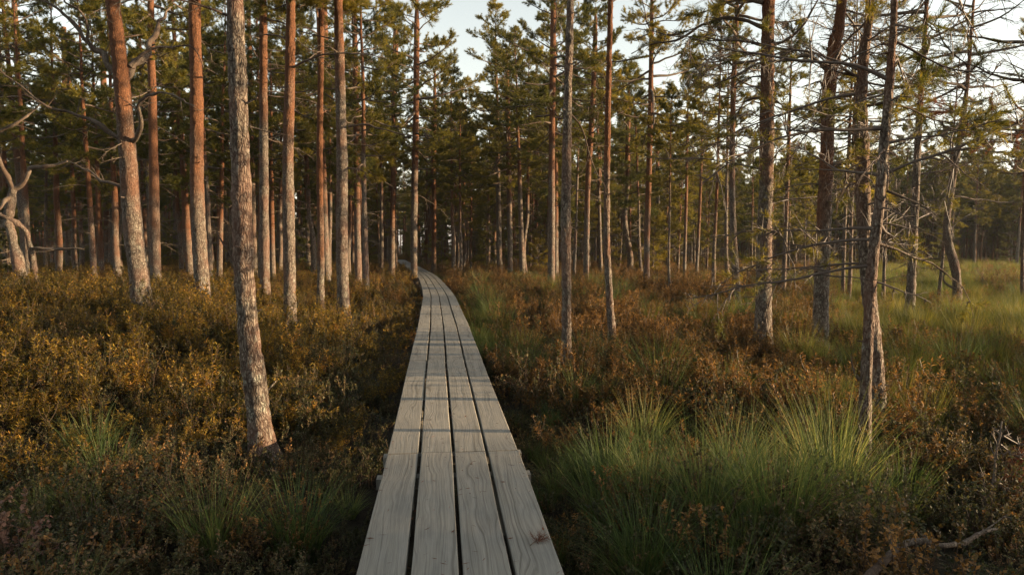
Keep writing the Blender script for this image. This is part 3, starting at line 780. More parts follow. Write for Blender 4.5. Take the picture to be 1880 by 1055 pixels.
tp('rear trunk of the crossing pair at the right, rough grey with lit right edge',
   [(1617, 752, 27), (1610, 680, 25), (1602, 600, 26), (1592, 500, 27), (1587, 420, 26), (1583, 300, 25), (1581, 180, 23), (1588, 80, 20), (1598, 0, 16)], 8, 5.0, turn=3.0, group=GRT, twigs=(12, .5), tuft=.04, dead=(32, 1.5, 5.2), ztop=None,
   branches=[dict(p=[(1590, 490), (1575, 487), (1562, 490)], w=6, n=2), dict(p=[(1583, 195), (1620, 190), (1680, 160), (1720, 130)], w=7, n=12, t=.5),
             dict(p=[(1583, 140), (1550, 135), (1510, 110), (1480, 70)], w=6, n=8)])
tp('grey pine with drooping bare boughs right of the crossing pair', [(1670, 572, 19), (1675, 480, 18), (1679, 400, 16), (1685, 270, 14), (1690, 180, 12), (1696, 100, 10)], 8, 4.3, turn=4.4, group=GRT, twigs=(12, .5), tuft=.04,
   branches=[dict(p=[(1688, 240), (1640, 262), (1590, 268), (1560, 262)], w=6, n=8), dict(p=[(1690, 262), (1740, 240), (1800, 225), (1850, 210)], w=6, n=12, t=.3),
             dict(p=[(1685, 320), (1720, 315), (1770, 305), (1790, 290)], w=5, n=10)], dead=(32, 1.2, 5.8))
tp('snaking pine with an S bend and a knot of roots at its foot, far right', [(1758, 556, 22), (1757, 520, 18), (1752, 485, 20), (1742, 450, 18), (1738, 410, 14), (1745, 360, 13), (1753, 310, 12), (1762, 255, 12), (1770, 200, 10), (1776, 150, 8)], 8, 4.6, turn=5, group=GRT, twigs=(12, .5), tuft=.04,
   branches=[dict(p=[(1758, 265), (1800, 262), (1850, 272), (1880, 262)], w=4, n=14), dict(p=[(1748, 360), (1800, 365), (1850, 372), (1900, 370)], w=4, n=14, reach=.4),
             dict(p=[(1752, 530), (1735, 520), (1730, 508), (1740, 495)], w=6, n=1), dict(p=[(1760, 280), (1720, 300), (1690, 330), (1650, 345)], w=4, n=10)], dead=(32, 1.0, 5.8))
tp('thin leaning stem standing left of the snaking pine', [(1722, 545, 8), (1730, 480, 7), (1735, 420, 7), (1741, 370, 6)], 8, 3.4, turn=5, group=GRT, dead=(8, 1, 4), twigs=(8, .5), scale=.6)
tp('slim grey pine behind the red brown one, left of a close twin', [(1547, 541, 9), (1549, 470, 8), (1552, 380, 8), (1558, 280, 7)], 8, 4.3, turn=4, group=GRT, dead=(10, 1.4, 5), scale=.8)
tp('slim grey pine behind the red brown one, right of a close twin', [(1558, 543, 9), (1562, 470, 8), (1563, 380, 8), (1566, 280, 7)], 8, 4.4, turn=4, group=GRT, dead=(10, 1.4, 5), scale=.8)
tp('thin pine seen in the gap right behind the crossing pair', [(1622, 541, 8), (1624, 470, 7), (1627, 380, 7)], 8, 4.2, turn=4, group=GRT, dead=(10, 1.4, 5), scale=.8)
tp('thin brown pine at the right edge over the open grass', [(1878, 548, 9), (1877, 480, 8), (1880, 400, 8)], 8, 3.4, turn=2, group=GRT, dead=(10, 1.0, 4), scale=.8)
tp('pine standing just past the right edge whose heavy crooked boughs reach in at the top',
   [(2040, 640, 44), (2040, 400, 38), (2040, 100, 34), (2040, -100, 26)], 7, 5.4, Y=9.5, turn=3, group=GRT, twigs=(10, .4), tuft=.04,
   branches=[dict(p=[(2030, 110), (1960, 92), (1880, 70), (1830, 60), (1785, 52), (1750, 38), (1732, 22), (1715, 24)], w=11, n=10, reach=.25),
             dict(p=[(1950, 112), (1880, 92), (1850, 83), (1820, 64)], w=7, n=6, reach=.4),
             dict(p=[(2030, 190), (1950, 170), (1880, 150), (1820, 140), (1770, 112), (1740, 90), (1722, 60), (1716, 40)], w=9, n=12, reach=.3, t=.35),
             dict(p=[(2030, 260), (1950, 240), (1880, 235), (1820, 215), (1770, 190), (1720, 185)], w=7, n=16, reach=.35, t=.5, mat=M_DRY)], dead=(4, 2, 5))

# gnarled old pine at the left edge
def gnarled():
    base = on_ground(40, 540); base[2] = float(ground(base[0], base[1])); Y = base[1]
    root = empty('gnarled_pine', base)
    tag(root, 'gnarled twin stemmed pine with twisted bare arms at the left edge', 'pine tree')
    g = np.random.default_rng(77)
    def stem(pts, name, twig=0):
        P = np.array([[*(at(x, y, Y + dy) - base), w * (.40 if name == 'trunk' else .31) * Y / F] for (x, y, w, dy) in pts])
        if name == 'trunk':
            foot = P[0].copy(); foot[2] -= .4; P = np.vstack([foot, P])
        S = smooth_path(P, .03)
        q = np.arange(len(S)) * .03
        S[:, :3] += np.stack([noise(q * 4, 3.3 * k, len(pts), 51) for k in range(3)], -1) * (.022 if name == 'trunk' else .03) * np.minimum(1, q / .2)[:, None]
        S[:, 3] *= 1 + .25 * noise(q * 7, 1.0, len(pts), 52)
        m = MB(); tube(S[:, :3], S[:, 3], 22, m, 0, bark=.011 if name == 'trunk' else .006, seed=4)
        for i in range(twig):
            k = int(len(S) * (.3 + .65 * g.random()))
            pth = limb_path(S[k, :3], g.random() * 6.28, R(20 + g.normal() * 30), .2 + .4 * g.random(), .2, g, 6)
            dead_branch(m, pth, .009, g, 2, .5, .1, 5)
        o = m.build(name, [M_BARK if name == 'trunk' else M_DEAD], root); o['bark_turn'] = 6.0
    stem([(40, 538, 25, 0), (32, 480, 23, 0), (22, 430, 21, 0), (15, 405, 20, .05), (20, 370, 19, .1), (25, 345, 18, .1)], 'trunk')
    stem([(66, 530, 16, .4), (58, 470, 13, .3), (50, 430, 12, .2), (32, 410, 12, .1), (8, 398, 11, 0), (-20, 380, 10, 0)], 'trunk', 6)
    stem([(25, 346, 16, .1), (12, 320, 14, 0), (2, 295, 13, -.2), (-10, 270, 11, -.3)], 'branch', 5)
    stem([(25, 347, 15, .1), (42, 338, 13, .1), (52, 318, 12, .1), (56, 308, 11, .1), (80, 306, 11, 0), (105, 300, 9, 0), (122, 295, 6, 0)], 'branch', 7)
    stem([(18, 362, 11, .1), (8, 372, 10, -.2), (-2, 385, 9, -.4)], 'branch', 2)
    stem([(52, 458, 7, .3), (75, 456, 8, .2), (95, 458, 9, .2), (112, 456, 8, .1), (135, 455, 5, .1), (155, 457, 3, .1)], 'branch', 3)
    stem([(0, 240, 9, 0), (35, 225, 8, 0), (60, 205, 7, .2), (75, 190, 4, .2)], 'branch', 6)
    me, _ = CROWNS[5]
    c = bpy.data.objects.new('crown', me); COL.objects.link(c); c.parent = root
    c.location = at(-30, 235, Y) - base; c.scale = (.8, .8, .55)
gnarled()

# ------------------------------------------------------------------ the crowded pines behind: ten kinds, copied
KINDS = []
for i in range(10):
    g = np.random.default_rng(500 + i)
    Ht = [11, 10, 12, 9, 11.5, 8.5, 10.5, 7.5, 12, 9.5][i]
    z0 = Ht * [.42, .36, .46, .30, .40, .34, .46, .28, .42, .30][i]
    cr = make_crown(300 + i, z0, Ht, [1.7, 1.5, 1.9, 1.5, 2.0, 1.25, 1.5, 1.15, 1.8, 1.4][i], 42, 5, 36, .095, .0055, dead_low=[10, 16, 8, 22, 12, 24, 9, 20, 11, 18][i], sparse=.15)
    r0 = [.13, .10, .14, .085, .12, .075, .11, .065, .13, .09][i]
    z = np.linspace(-.4, Ht * .98, 26)
    bend = np.cumsum(g.normal(size=(26, 2)) * .012, 0) * np.clip(z / Ht, 0, 1)[:, None]
    bend += np.outer(np.sin(np.clip(z, 0, 3) / 3 * math.pi) * g.normal() * .08, [1, .3])
    P = np.column_stack([bend, z, np.maximum(.012, r0 * (1 - np.clip(z, 0, Ht) / Ht) ** .75 * (1 + .3 * np.exp(-np.clip(z, 0, 9) / .25)))])
    S = smooth_path(P, .16)
    tm = MB(); tube(S[:, :3], S[:, 3], 10, tm, 0, bark=.006, seed=i)
    KINDS.append((tm.mesh('trunk', [M_BARK]), cr.mesh('crown', [M_LIMB, M_NEEDLE]), Ht))

traced_xy = np.array([b[:2] for _, b, _ in TRACED])
def pine_copy(x, y, kind, s, label, group):
    root = empty('pine_tree', (x, y, float(ground(x, y))))
    root.rotation_euler = (rnd.gauss(0, .022), rnd.gauss(0, .022), rnd.random() * 6.28); root.scale = (s, s, s * rnd.uniform(.93, 1.08))
    tag(root, label, 'pine tree', group)
    tme, cme, _ = KINDS[kind]
    t = bpy.data.objects.new('trunk', tme); COL.objects.link(t); t.parent = root; t['bark_turn'] = rnd.uniform(1.5, 5)
    c = bpy.data.objects.new('crown', cme); COL.objects.link(c); c.parent = root

placed = [tuple(p) for p in traced_xy]
def free(x, y, d):
    return all((x - a) ** 2 + (y - b) ** 2 > d * d for a, b in placed)
def wood(n, region, dmin, label, group, kinds, smin=.85, smax=1.15, tries=6000):
    k = 0
    for _ in range(tries):
        if k >= n: break
        x, y = region()
        if abs(x - float(walk_x(y))) < 1.3 or not free(x, y, dmin): continue
        placed.append((x, y))
        pine_copy(x, y, rnd.choice(kinds), rnd.uniform(smin, smax), label, group); k += 1
def wedge(y0, y1, a0, a1):
    """points between two bearings (x/y), even over the ground"""
    def f():
        y = math.sqrt(rnd.uniform(y0 * y0, y1 * y1)); return rnd.uniform(a0, a1) * y, y
    return f
LF = 'pines crowded in the wood behind'
wood(16, wedge(19, 32, -.74, -.42), 1.5, 'slim dark pine in the shady wood behind the big forked pine', LF, [0, 1, 2, 4, 6, 8])
wood(26, wedge(32, 50, -.74, -.42), 1.4, 'thin distant pine deep in the wood at the far left', LF, [0, 1, 2, 3, 4, 6])
wood(14, wedge(22, 34, -.42, -.20), 1.5, 'slim dark pine in the wood behind the row of sunlit trunks', LF, [0, 1, 2, 4, 6, 8])
wood(26, wedge(34, 54, -.42, -.16), 1.4, 'thin distant pine deep in the wood behind the row of sunlit trunks', LF, [0, 1, 2, 3, 4, 6])
wood(8, wedge(33, 44, -.10, .06), 1.8, 'slim pine with green crown just beyond the bend of the walk', LF, [1, 3, 4, 6, 9])
wood(28, wedge(44, 66, -.17, .06), 1.4, 'thin distant pine deep in the wood beyond the bend of the walk', LF, [0, 1, 2, 3, 4, 6])
wood(8, wedge(30, 42, .06, .24), 1.8, 'slim pine with green crown behind the slim trunks right of the walk', LF, [1, 3, 5, 7, 9])
wood(30, wedge(42, 64, .06, .26), 1.4, 'thin distant pine deep behind the slim trunks right of the walk', LF, [1, 3, 5, 7, 9, 6], .8, 1.05)
wood(12, wedge(36, 50, .25, .42), 2.0, 'small pine in the thin stand at the back of the open bog', LF, [3, 5, 7, 9], .7, .95)
wood(34, wedge(50, 70, .26, .50), 1.5, 'spindly distant pine in the wood behind the open bog', LF, [3, 5, 7, 9], .7, .95)
wood(42, wedge(50, 68, .48, .80), 1.4, 'spindly brownish distant pine in the far wood at the right', LF, [3, 5, 7, 9, 1], .85, 1.15)

# young bushy pines, green almost to the ground
for i in range(3):
    g = np.random.default_rng(700 + i); Ht = [4.2, 3.2, 5.2][i]
    cr = make_crown(720 + i, .35, Ht, [1.05, .85, 1.2][i], 34, 4, 34, .095, .0055, dead_low=0)
    z = np.linspace(-.3, Ht * .97, 12)
    S = np.column_stack([np.cumsum(g.normal(size=(12, 2)) * .015, 0), z, np.maximum(.008, .045 * (1 - np.clip(z, 0, Ht) / Ht))])
    tm = MB(); tube(S[:, :3], S[:, 3], 8, tm, 0)
    KINDS.append((tm.mesh('trunk', [M_BARK]), cr.mesh('crown', [M_LIMB, M_NEEDLE]), Ht))
YG = 'young bushy pines under the wood'
wood(4, wedge(26, 48, -.72, -.42), 1.0, 'young bushy pine low among the trunks behind the big forked pine', YG, [10, 11, 12], .7, 1.1)
wood(5, wedge(30, 55, -.42, -.17), 1.0, 'young bushy pine low among the trunks behind the sunlit row', YG, [10, 11, 12], .7, 1.1)
wood(5, wedge(38, 62, -.12, .06), 1.0, 'young bushy pine low in the wood beyond the bend of the walk', YG, [10, 11, 12], .7, 1.1)
wood(8, wedge(34, 60, .06, .26), 1.0, 'young bushy pine low behind the slim trunks right of the walk', YG, [10, 11, 12], .7, 1.1)
wood(10, wedge(44, 62, .27, .76), 1.0, 'young bushy pine at the far edge of the open bog', YG, [10, 11, 12], .6, .9)
wood(2, wedge(27, 36, -.13, -.09), 1.6, 'tall pine with a broad crown standing left of the walk beyond its bend', LF, [0, 4, 2], 1.0, 1.2)

wood(4, wedge(29, 38, -.03, .08), 1.5, 'tall broad crowned pine just right of the bend of the walk', LF, [0, 4, 2], 1.0, 1.2)

# ------------------------------------------------------------------ scattering with geometry nodes (stuff)
def scatter_object(name, sources, pos, which, rot, scl, kind='stuff'):
    col = bpy.data.collections.new(name + '_kinds')
    for i, me in enumerate(sources):
        if isinstance(me, list):
            raise ValueError
        o = bpy.data.objects.new('%s_kind_%02d' % (name, i), me); col.objects.link(o)
    me = bpy.data.meshes.new(name)
    me.vertices.add(len(pos)); me.vertices.foreach_set('co', np.asarray(pos, np.float32).reshape(-1))
    for an, typ, dom, key, val in (('which', 'INT', 'POINT', 'value', np.asarray(which, np.int32)), ('turn', 'FLOAT_VECTOR', 'POINT', 'vector', np.asarray(rot, np.float32).reshape(-1)), ('size', 'FLOAT_VECTOR', 'POINT', 'vector', np.asarray(scl, np.float32).reshape(-1))):
        me.attributes.new(an, typ, dom).data.foreach_set(key, val)
    o = bpy.data.objects.new(name, me); COL.objects.link(o); o['kind'] = kind
    ng = bpy.data.node_groups.new(name + '_scatter', 'GeometryNodeTree')
    ng.interface.new_socket('Geometry', in_out='INPUT', socket_type='NodeSocketGeometry')
    ng.interface.new_socket('Geometry', in_out='OUTPUT', socket_type='NodeSocketGeometry')
    n, l = ng.nodes, ng.links
    gi, go = n.new('NodeGroupInput'), n.new('NodeGroupOutput')
    ci = n.new('GeometryNodeCollectionInfo'); ci.inputs['Collection'].default_value = col
    ci.inputs['Separate Children'].default_value = True; ci.inputs['Reset Children'].default_value = True
    ip = n.new('GeometryNodeInstanceOnPoints'); ip.inputs['Pick Instance'].default_value = True
    def named(nm, t):
        a = n.new('GeometryNodeInputNamedAttribute'); a.data_type = t; a.inputs['Name'].default_value = nm; return a.outputs['Attribute']
    l.new(gi.outputs[0], ip.inputs['Points']); l.new(ci.outputs[0], ip.inputs['Instance'])
    l.new(named('which', 'INT'), ip.inputs['Instance Index'])
    er = n.new('FunctionNodeEulerToRotation'); l.new(named('turn', 'FLOAT_VECTOR'), er.inputs[0]); l.new(er.outputs[0], ip.inputs['Rotation'])
    l.new(named('size', 'FLOAT_VECTOR'), ip.inputs['Scale'])
    l.new(ip.outputs[0], go.inputs[0])
    md = o.modifiers.new('scatter', 'NODES'); md.node_group = ng
    return o

# the far wood, beyond the trees one can tell apart, and the pines outside the frame that shade the ground
def far_wood():
    pos, wh = [], []
    g = np.random.default_rng(8)
    joined = []
    for tme, cme, Ht in KINDS:
        mb = MB()
        for me, m0 in ((tme, 0), (cme, 1)):
            n = len(me.vertices); v = np.empty(n * 3, np.float32); me.vertices.foreach_get('co', v)
            fl = np.empty(len(me.polygons), np.int32); me.polygons.foreach_get('loop_total', fl)
            mi = np.empty(len(me.polygons), np.int32); me.polygons.foreach_get('material_index', mi)
            lp = np.empty(len(me.loops), np.int32); me.loops.foreach_get('vertex_index', lp)
            st = np.zeros(len(fl), np.int64); st[1:] = np.cumsum(fl)[:-1]
            off = mb.n
            first = True
            for size in (3, 4):
                for mm in (0, 1):
                    k = np.where((fl == size) & (mi == mm))[0]
                    if not len(k): continue
                    f = lp[st[k][:, None] + np.arange(size)]
                    used, inv = np.unique(f, return_inverse=True)
                    mb.add(v.reshape(-1, 3)[used], inv.reshape(f.shape), m0 + mm)
        joined.append(mb.mesh('far_pine', [M_BARK, M_LIMB, M_NEEDLE]))
    for _ in range(40000):
        if len(pos) > 1700: break
        y = math.sqrt(g.uniform(50 ** 2, 150 ** 2)); x = g.uniform(-.95, .95) * y
        inner = 50 if x / y < .06 else 62 if x / y < .26 else 68
        if y < inner or abs(x - float(walk_x(min(y, 72)))) < 1.5: continue
        if y > 100 and g.random() < .4: continue
        pos.append((x, y, float(ground(x, y)))); wh.append(g.choice([10, 11, 12]) if g.random() < .25 else g.choice([3, 5, 7, 9, 1]) if x > .2 * y else g.choice([0, 1, 2, 3, 4, 6]))
    for _ in range(330):                               # the close grown band behind the open bog
        y = g.uniform(58, 84); x = g.uniform(.27, .92) * y
        pos.append((x, y, float(ground(x, y)))); wh.append(g.choice([3, 5, 7, 9]))
    # shade: pines to the right of and behind the camera
    for (x, y, k) in SHADE:
        pos.append((x, y, float(ground(x, y)))); wh.append(k)
    n = len(pos)
    s = g.uniform(.8, 1.1, n)
    rot = np.column_stack([g.normal(size=n) * .02, g.normal(size=n) * .02, g.random(n) * 6.28])
    scatter_object('distant_forest', joined, pos, wh, rot, np.column_stack([s, s, s * g.uniform(.92, 1.08, n)]))

SHADE = []
gs = random.Random(21)
for i in range(150):                                   # wood around the camera, outside the frame, to the sun's side and behind
    for _ in range(20):
        x, y = gs.uniform(6, 60), gs.uniform(-26, 40)
        if y > 0 and x < .80 * y + 2.5: continue
        dens = 1.0 if y < 2.3 else .0 if y < 7.0 else .07
        if gs.random() > dens: continue
        if all((x - a) ** 2 + (y - b) ** 2 > 2.2 for a, b, _ in SHADE):
            SHADE.append((x, y, gs.choice([3, 5, 7, 9, 1, 4]))); break
for i in range(40):
    x, y = gs.uniform(-35, 6), gs.uniform(-30, -5)
    SHADE.append((x, y, gs.choice([0, 1, 2, 4, 6])))
for i in range(25):
    y = gs.uniform(0, 30); SHADE.append((-.80 * y - gs.uniform(2, 25), y, gs.choice([0, 1, 2, 4, 6])))
far_wood()

# ------------------------------------------------------------------ heath shrubs and grass
def leaves(mb, c, d, ln, wd, mat, g, up=.0):
    """flat pointed leaves: base c, direction d"""
    k = len(c)
    s = np.cross(d, g.normal(size=(k, 3)) * .35 + np.array([0, 0, 1.0])); s = unit(s)
    nrm = np.cross(s, d)
    ln = np.broadcast_to(ln, (k,))[:, None]; wd = np.broadcast_to(wd, (k,))[:, None]
    a = c; b1 = c + d * ln * .45 + s * wd + nrm * ln * .05; b2 = c + d * ln * .45 - s * wd + nrm * ln * .05; e = c + d * ln - nrm * ln * .08
    v = np.stack([a, b1, e, b2], 1).reshape(-1, 3)
    i = np.arange(k)[:, None] * 4
    mb.add(v, np.hstack([i, i + 1, i + 2, i + 3]), mat)

def ledum(seed, h=.48, stems=9, spread=.16):
    g = np.random.default_rng(seed); mb = MB()
    for s_ in range(stems):
        az = g.random() * 6.28; r = spread * g.random() ** .5
        hh = h * (.6 + .5 * g.random())
        p0 = np.array([r * math.cos(az), r * math.sin(az), 0])
        lean = np.array([math.cos(az), math.sin(az), 0]) * (.25 + .5 * g.random()) * hh * .6
        main = np.array([p0, p0 + lean * .35 + [0, 0, hh * .5], p0 + lean + [0, 0, hh]])
        main = smooth_path(main, hh / 8)
        tube(main, .0032 * (1 - .5 * np.linspace(0, 1, len(main))), 3, mb, 1, cap=False)
        shoots = [main[len(main) // 3:]]
        for q in range(3):
            k = int(len(main) * (.35 + .5 * g.random())); k = min(k, len(main) - 2)
            a2 = g.random() * 6.28; L = hh * (.22 + .25 * g.random())
            e = main[k] + np.array([math.cos(a2) * .45, math.sin(a2) * .45, .85]) * L
            sp = smooth_path(np.array([main[k], (main[k] + e) / 2 + [math.cos(a2) * .02, math.sin(a2) * .02, -.01], e]), L / 5)
            tube(sp, np.full(len(sp), .002), 3, mb, 1, cap=False); shoots.append(sp)
        for sp in shoots:
            n = 26 if len(sp) > 5 else 18
            t = .12 + .88 * g.random(n) ** .6
            k = np.clip((t * (len(sp) - 1)).astype(int), 0, len(sp) - 2)
            c = sp[k] + (sp[k + 1] - sp[k]) * (t * (len(sp) - 1) - k)[:, None]
            ax = unit(sp[k + 1] - sp[k])
            rv = g.normal(size=(n, 3)); rv = unit(rv - ax * (rv * ax).sum(1, keepdims=True))
            d = unit(rv + ax * (.15 + .75 * t[:, None] ** 3) + g.normal(size=(n, 3)) * .12)
            leaves(mb, c, d, .028 + .026 * g.random(n), .0052, 0, g)
    return mb
def bilberry(seed, h=.34, stems=10, spread=.16, lw=.0085, ll=.023):
    g = np.random.default_rng(seed); mb = MB()
    for s_ in range(stems):
        az = g.random() * 6.28; r = spread * g.random() ** .5
        p = np.array([r * math.cos(az), r * math.sin(az), 0.])
        stack = [(p, az, R(62 + g.normal() * 12), h * (.55 + .4 * g.random()), 0)]
        while stack:
            p, a, e, L, lv = stack.pop()
            sp = limb_path(p, a, e, L, .2, g, 6)
            tube(sp, np.full(6, [.0028, .0018, .0012][lv]), 3, mb, 1, cap=False)
            if lv < 2:
                for q in range(3 if lv == 0 else 2):
                    k = 2 + int(g.integers(4))
                    stack.append((sp[min(k, 5)], a + g.normal() * 1.3, e + g.normal() * .35, L * (.35 + .25 * g.random()), lv + 1))
            n = [6, 9, 9][lv]
            t = .25 + .75 * g.random(n); k = np.clip((t * 5).astype(int), 0, 4)
            c = sp[k] + (sp[k + 1] - sp[k]) * (t * 5 - k)[:, None]
            d = unit(g.normal(size=(n, 3)) + np.array([0, 0, .5]))
            leaves(mb, c, d, ll * (.7 + .6 * g.random(n)), lw, 0, g)
    return mb
def tussock(seed, n=240, h=.55, r=.10, spread=1.0, w=.0022):
    g = np.random.default_rng(seed); mb = MB()
    az = g.random(n) * 6.28; rr = r * g.random(n) ** .5
    base = np.column_stack([rr * np.cos(az), rr * np.sin(az), np.full(n, -.02)])
    az2 = az + g.normal(size=n) * .6
    L = h * (.45 + .65 * g.random(n)); out = spread * g.random(n) ** .7
    S = 6; t = np.linspace(0, 1, S)
    dirv = np.column_stack([np.cos(az2), np.sin(az2), np.zeros(n)])
    ang = (.12 + out)[:, None] * (.25 + .95 * t[None] ** 1.2)
    ang = np.minimum(ang, 2.0)
    seg = L[:, None] / (S - 1)
    hx = np.cumsum(np.sin(ang) * seg, 1) - np.sin(ang[:, :1]) * seg; hz = np.cumsum(np.cos(ang) * seg, 1) - np.cos(ang[:, :1]) * seg
    P = base[:, None] + dirv[:, None] * hx[..., None]; P[..., 2] += hz
    sd = np.column_stack([-np.sin(az2), np.cos(az2), np.zeros(n)]); tw = g.normal(size=n) * .8
    sd = sd * np.cos(tw)[:, None] + dirv * np.sin(tw)[:, None]
    W = w * (1 - t ** 1.6 * .92)
    A = P - sd[:, None] * W[None, :, None]; B = P + sd[:, None] * W[None, :, None]
    V = np.stack([A, B], 2).reshape(n, S * 2, 3)
    q = np.array([[2 * i, 2 * i + 1, 2 * i + 3, 2 * i + 2] for i in range(S - 1)])
    f = (np.arange(n)[:, None, None] * S * 2 + q[None]).reshape(-1, 4)
    mb.add(V.reshape(-1, 3), f, 0)
    return mb

SRC = []
for i in range(3): SRC.append(ledum(10 + i, [.46, .40, .52][i], 9).mesh('heath_shrub', [M_LED_GOLD, M_TWIG]))      # 0-2
for i in range(3): SRC.append(ledum(20 + i, [.44, .36, .50][i], 8).mesh('heath_shrub', [M_LED_RUST, M_TWIG]))      # 3-5
for i in range(3): SRC.append(bilberry(30 + i, [.34, .30, .40][i]).mesh('heath_shrub', [M_BIL, M_TWIG]))           # 6-8
for i in range(2): SRC.append(bilberry(40 + i, [.34, .40][i], 8, .14).mesh('heath_shrub', [M_LED_RUST, M_TWIG]))   # 9-10
GS = [tussock(60 + i, [260, 200, 320, 240][i], [.58, .44, .70, .52][i], [.09, .07, .11, .08][i]).mesh('grass_tuft', [M_GRASS]) for i in range(4)]
GS += [tussock(70 + i, [220, 180, 260][i], [.5, .42, .58][i], .11, .6).mesh('grass_tuft', [M_GRASS_Y]) for i in range(3)]

FALLEN_XY = [tuple(on_ground(px, py, .16)[:2]) for px, py in ((1600, 1052), (1640, 1014), (1668, 996), (1700, 993), (1722, 1001), (1768, 996), (1800, 978))]
def undergrowth():
    g = np.random.default_rng(2)
    sp, sw, ss, gp, gw, gsz = [], [], [], [], [], []
    def ring(y0, y1, dens, slope=.80, pad=1.5):
        n = int((y1 - y0) * ((y0 + y1) / 2 * slope * 2 + 2 * pad) * dens)
        y = g.uniform(y0, y1, n); x = g.uniform(-1, 1, n) * (slope * y1 + pad)
        return x, y
    for (y0, y1, dens, s0) in ((.9, 6, 20, .88), (.9, 6, 44, .66), (6, 11, 17, .98), (6, 11, 20, .66), (11, 18, 12, 1.05), (18, 30, 9, 1.12), (30, 50, 5, 1.25), (50, 90, 1.8, 1.7)):
        x, y = ring(y0, y1, dens)
        dx = x - walk_x(y)
        zg = ground(x, y)
        low = s0 < .7
        n1 = noise(x / 1.6, y / 1.6, 2.2, 31); n2 = noise(x / .8, y / .8, 5.1, 32); n3 = noise(x / 4, y / 4, 8.0, 33)
        r = g.random(len(x))
        # share of grass over the ground
        near_l = sstep(5.4, 3.6, y + .7 * n1) * (dx < 0)
        pg = .15 * near_l
        pg = np.where(dx > 0, .13 + .62 * n1 + .22 * sstep(7, 3.5, y), pg)
        openbog = sstep(.28, .45, (x - .6) / np.maximum(y, 1) + .10 * n3) * sstep(5, 7.5, y)
        pg = np.maximum(pg, openbog * (1.0 - .35 * (n1 > .2)))
        pg = np.where((dx > .45) & (dx < 1.3) & (y > 9) & (y < 17), .8, pg)
        grass = r < pg
        ditch = (dx < -.45) & (dx > -.78 + .25 * n2) & (y > 5)
        keep = (np.abs(dx) > .53 + .05 * s0) & ~(ditch & (g.random(len(x)) < .15))
        keep &= (x * x + y * y > 1.2)
        # tracks of bare dark peat and hollows between the hummocks
        keep &= ~((n2 < -.55) & (g.random(len(x)) < (.1 if low else .4)))
        for fx, fy in FALLEN_XY: keep &= (x - fx) ** 2 + (y - fy) ** 2 > .022
        if low: grass &= g.random(len(x)) < .5
        for tx, ty in traced_xy:
            keep &= (x - tx) ** 2 + (y - ty) ** 2 > .03
        edge = sstep(.5, 1.3, np.abs(dx))
        for i in np.where(keep)[0]:
            sc = s0 * max(.55, .68 + .50 * g.random() + .24 * n2[i]) * (.74 + .26 * edge[i])
            if grass[i] and not (y[i] < 11 and g.random() < .45):
                sc *= 1.15 if y[i] < 11 else 1
                yellow = openbog[i] > .4 or (y[i] > 9 and g.random() < .6)
                gp.append((x[i], y[i], zg[i])); gw.append(4 + g.integers(3) if yellow and g.random() < .85 else g.integers(4)); gsz.append(sc * (1.0 if y[i] < 30 else .75))
            else:
                if low and g.random() < .8: k = 6 + g.integers(3)
                elif dx[i] < 0:
                    gold = sstep(3.8, 6.5, y[i] + 1.1 * n1[i] - .22 * (dx[i] + 3))
                    k = g.integers(3) if g.random() < gold * (.78 - .35 * sstep(-3, -1, dx[i])) else (6 + g.integers(3) if g.random() < .85 else 9 + g.integers(2))
                    if y[i] > 16 and g.random() < .4: k = 3 + g.integers(3)
                else:
                    k = 3 + g.integers(3) if g.random() < sstep(4, 8, y[i]) * .75 else (6 + g.integers(3) if g.random() < .6 else 9 + g.integers(2))
                sp.append((x[i], y[i], zg[i] - .02)); sw.append(k); ss.append(sc)
    for nm, src, p, w_, s in (('heath_undergrowth', SRC, sp, sw, ss), ('bog_grass', GS, gp, gw, gsz)):
        n = len(p); s = np.array(s)
        rot = np.column_stack([g.normal(size=n) * .10, g.normal(size=n) * .10, g.random(n) * 6.28])
        hz = np.minimum(s, 1.25) * g.uniform(.85, 1.15, n)
        scatter_object(nm, src, p, w_, rot, np.column_stack([s, s, hz]))
        print(nm, n)
undergrowth()

# ------------------------------------------------------------------ tussocks, fallen wood and small things one can point to
def tuss(px, py, label, seed, n, h, r, spread, m, w=.0026):
    p = on_ground(px, py, .05); p[2] = float(ground(p[0], p[1]))
    o = tussock(seed, n, h, r, spread, w).build('grass_tussock', [m]); o.location = p
    tag(o, label, 'grass tussock', 'grass tussocks beside the boardwalk')
tuss(872, 604, 'bright green tussock against the right edge of the boardwalk, halfway along', 900, 320, .55, .16, .7, M_GRASS_Y)
tuss(1335, 742, 'wide blue green tussock among rust coloured shrubs right of the knobbly grey pine', 901, 340, .62, .12, 1.0, M_GRASS)
tuss(1120, 905, 'tall green tussock in the right foreground, nearer the boardwalk than the rest', 902, 380, .62, .12, .95, M_GRASS)
tuss(1430, 985, 'largest foreground tussock with long pale blades, bottom right', 903, 480, .82, .15, 1.0, M_GRASS)
tuss(1190, 1060, 'low dense tussock at the bottom edge right of the boardwalk', 904, 420, .60, .14, .9, M_GRASS)
tuss(545, 1010, 'green tussock spilling toward the left edge of the boardwalk at the bottom', 905, 360, .56, .12, 1.0, M_GRASS)
tuss(390, 1000, 'dark tussock in the shaded left foreground under bilberry shrubs', 906, 260, .50, .12, 1.0, M_GRASS)
tuss(165, 850, 'tussock with upright thin blades below the golden heath at left', 907, 220, .58, .11, .7, M_GRASS)
tuss(1650, 935, 'tussock behind the fallen bare branch at the bottom right', 908, 280, .52, .11, .95, M_GRASS)
tuss(1815, 680, 'pale yellow tussock catching sun in the open grass at the right edge', 909, 420, .75, .18, .8, M_GRASS_Y)

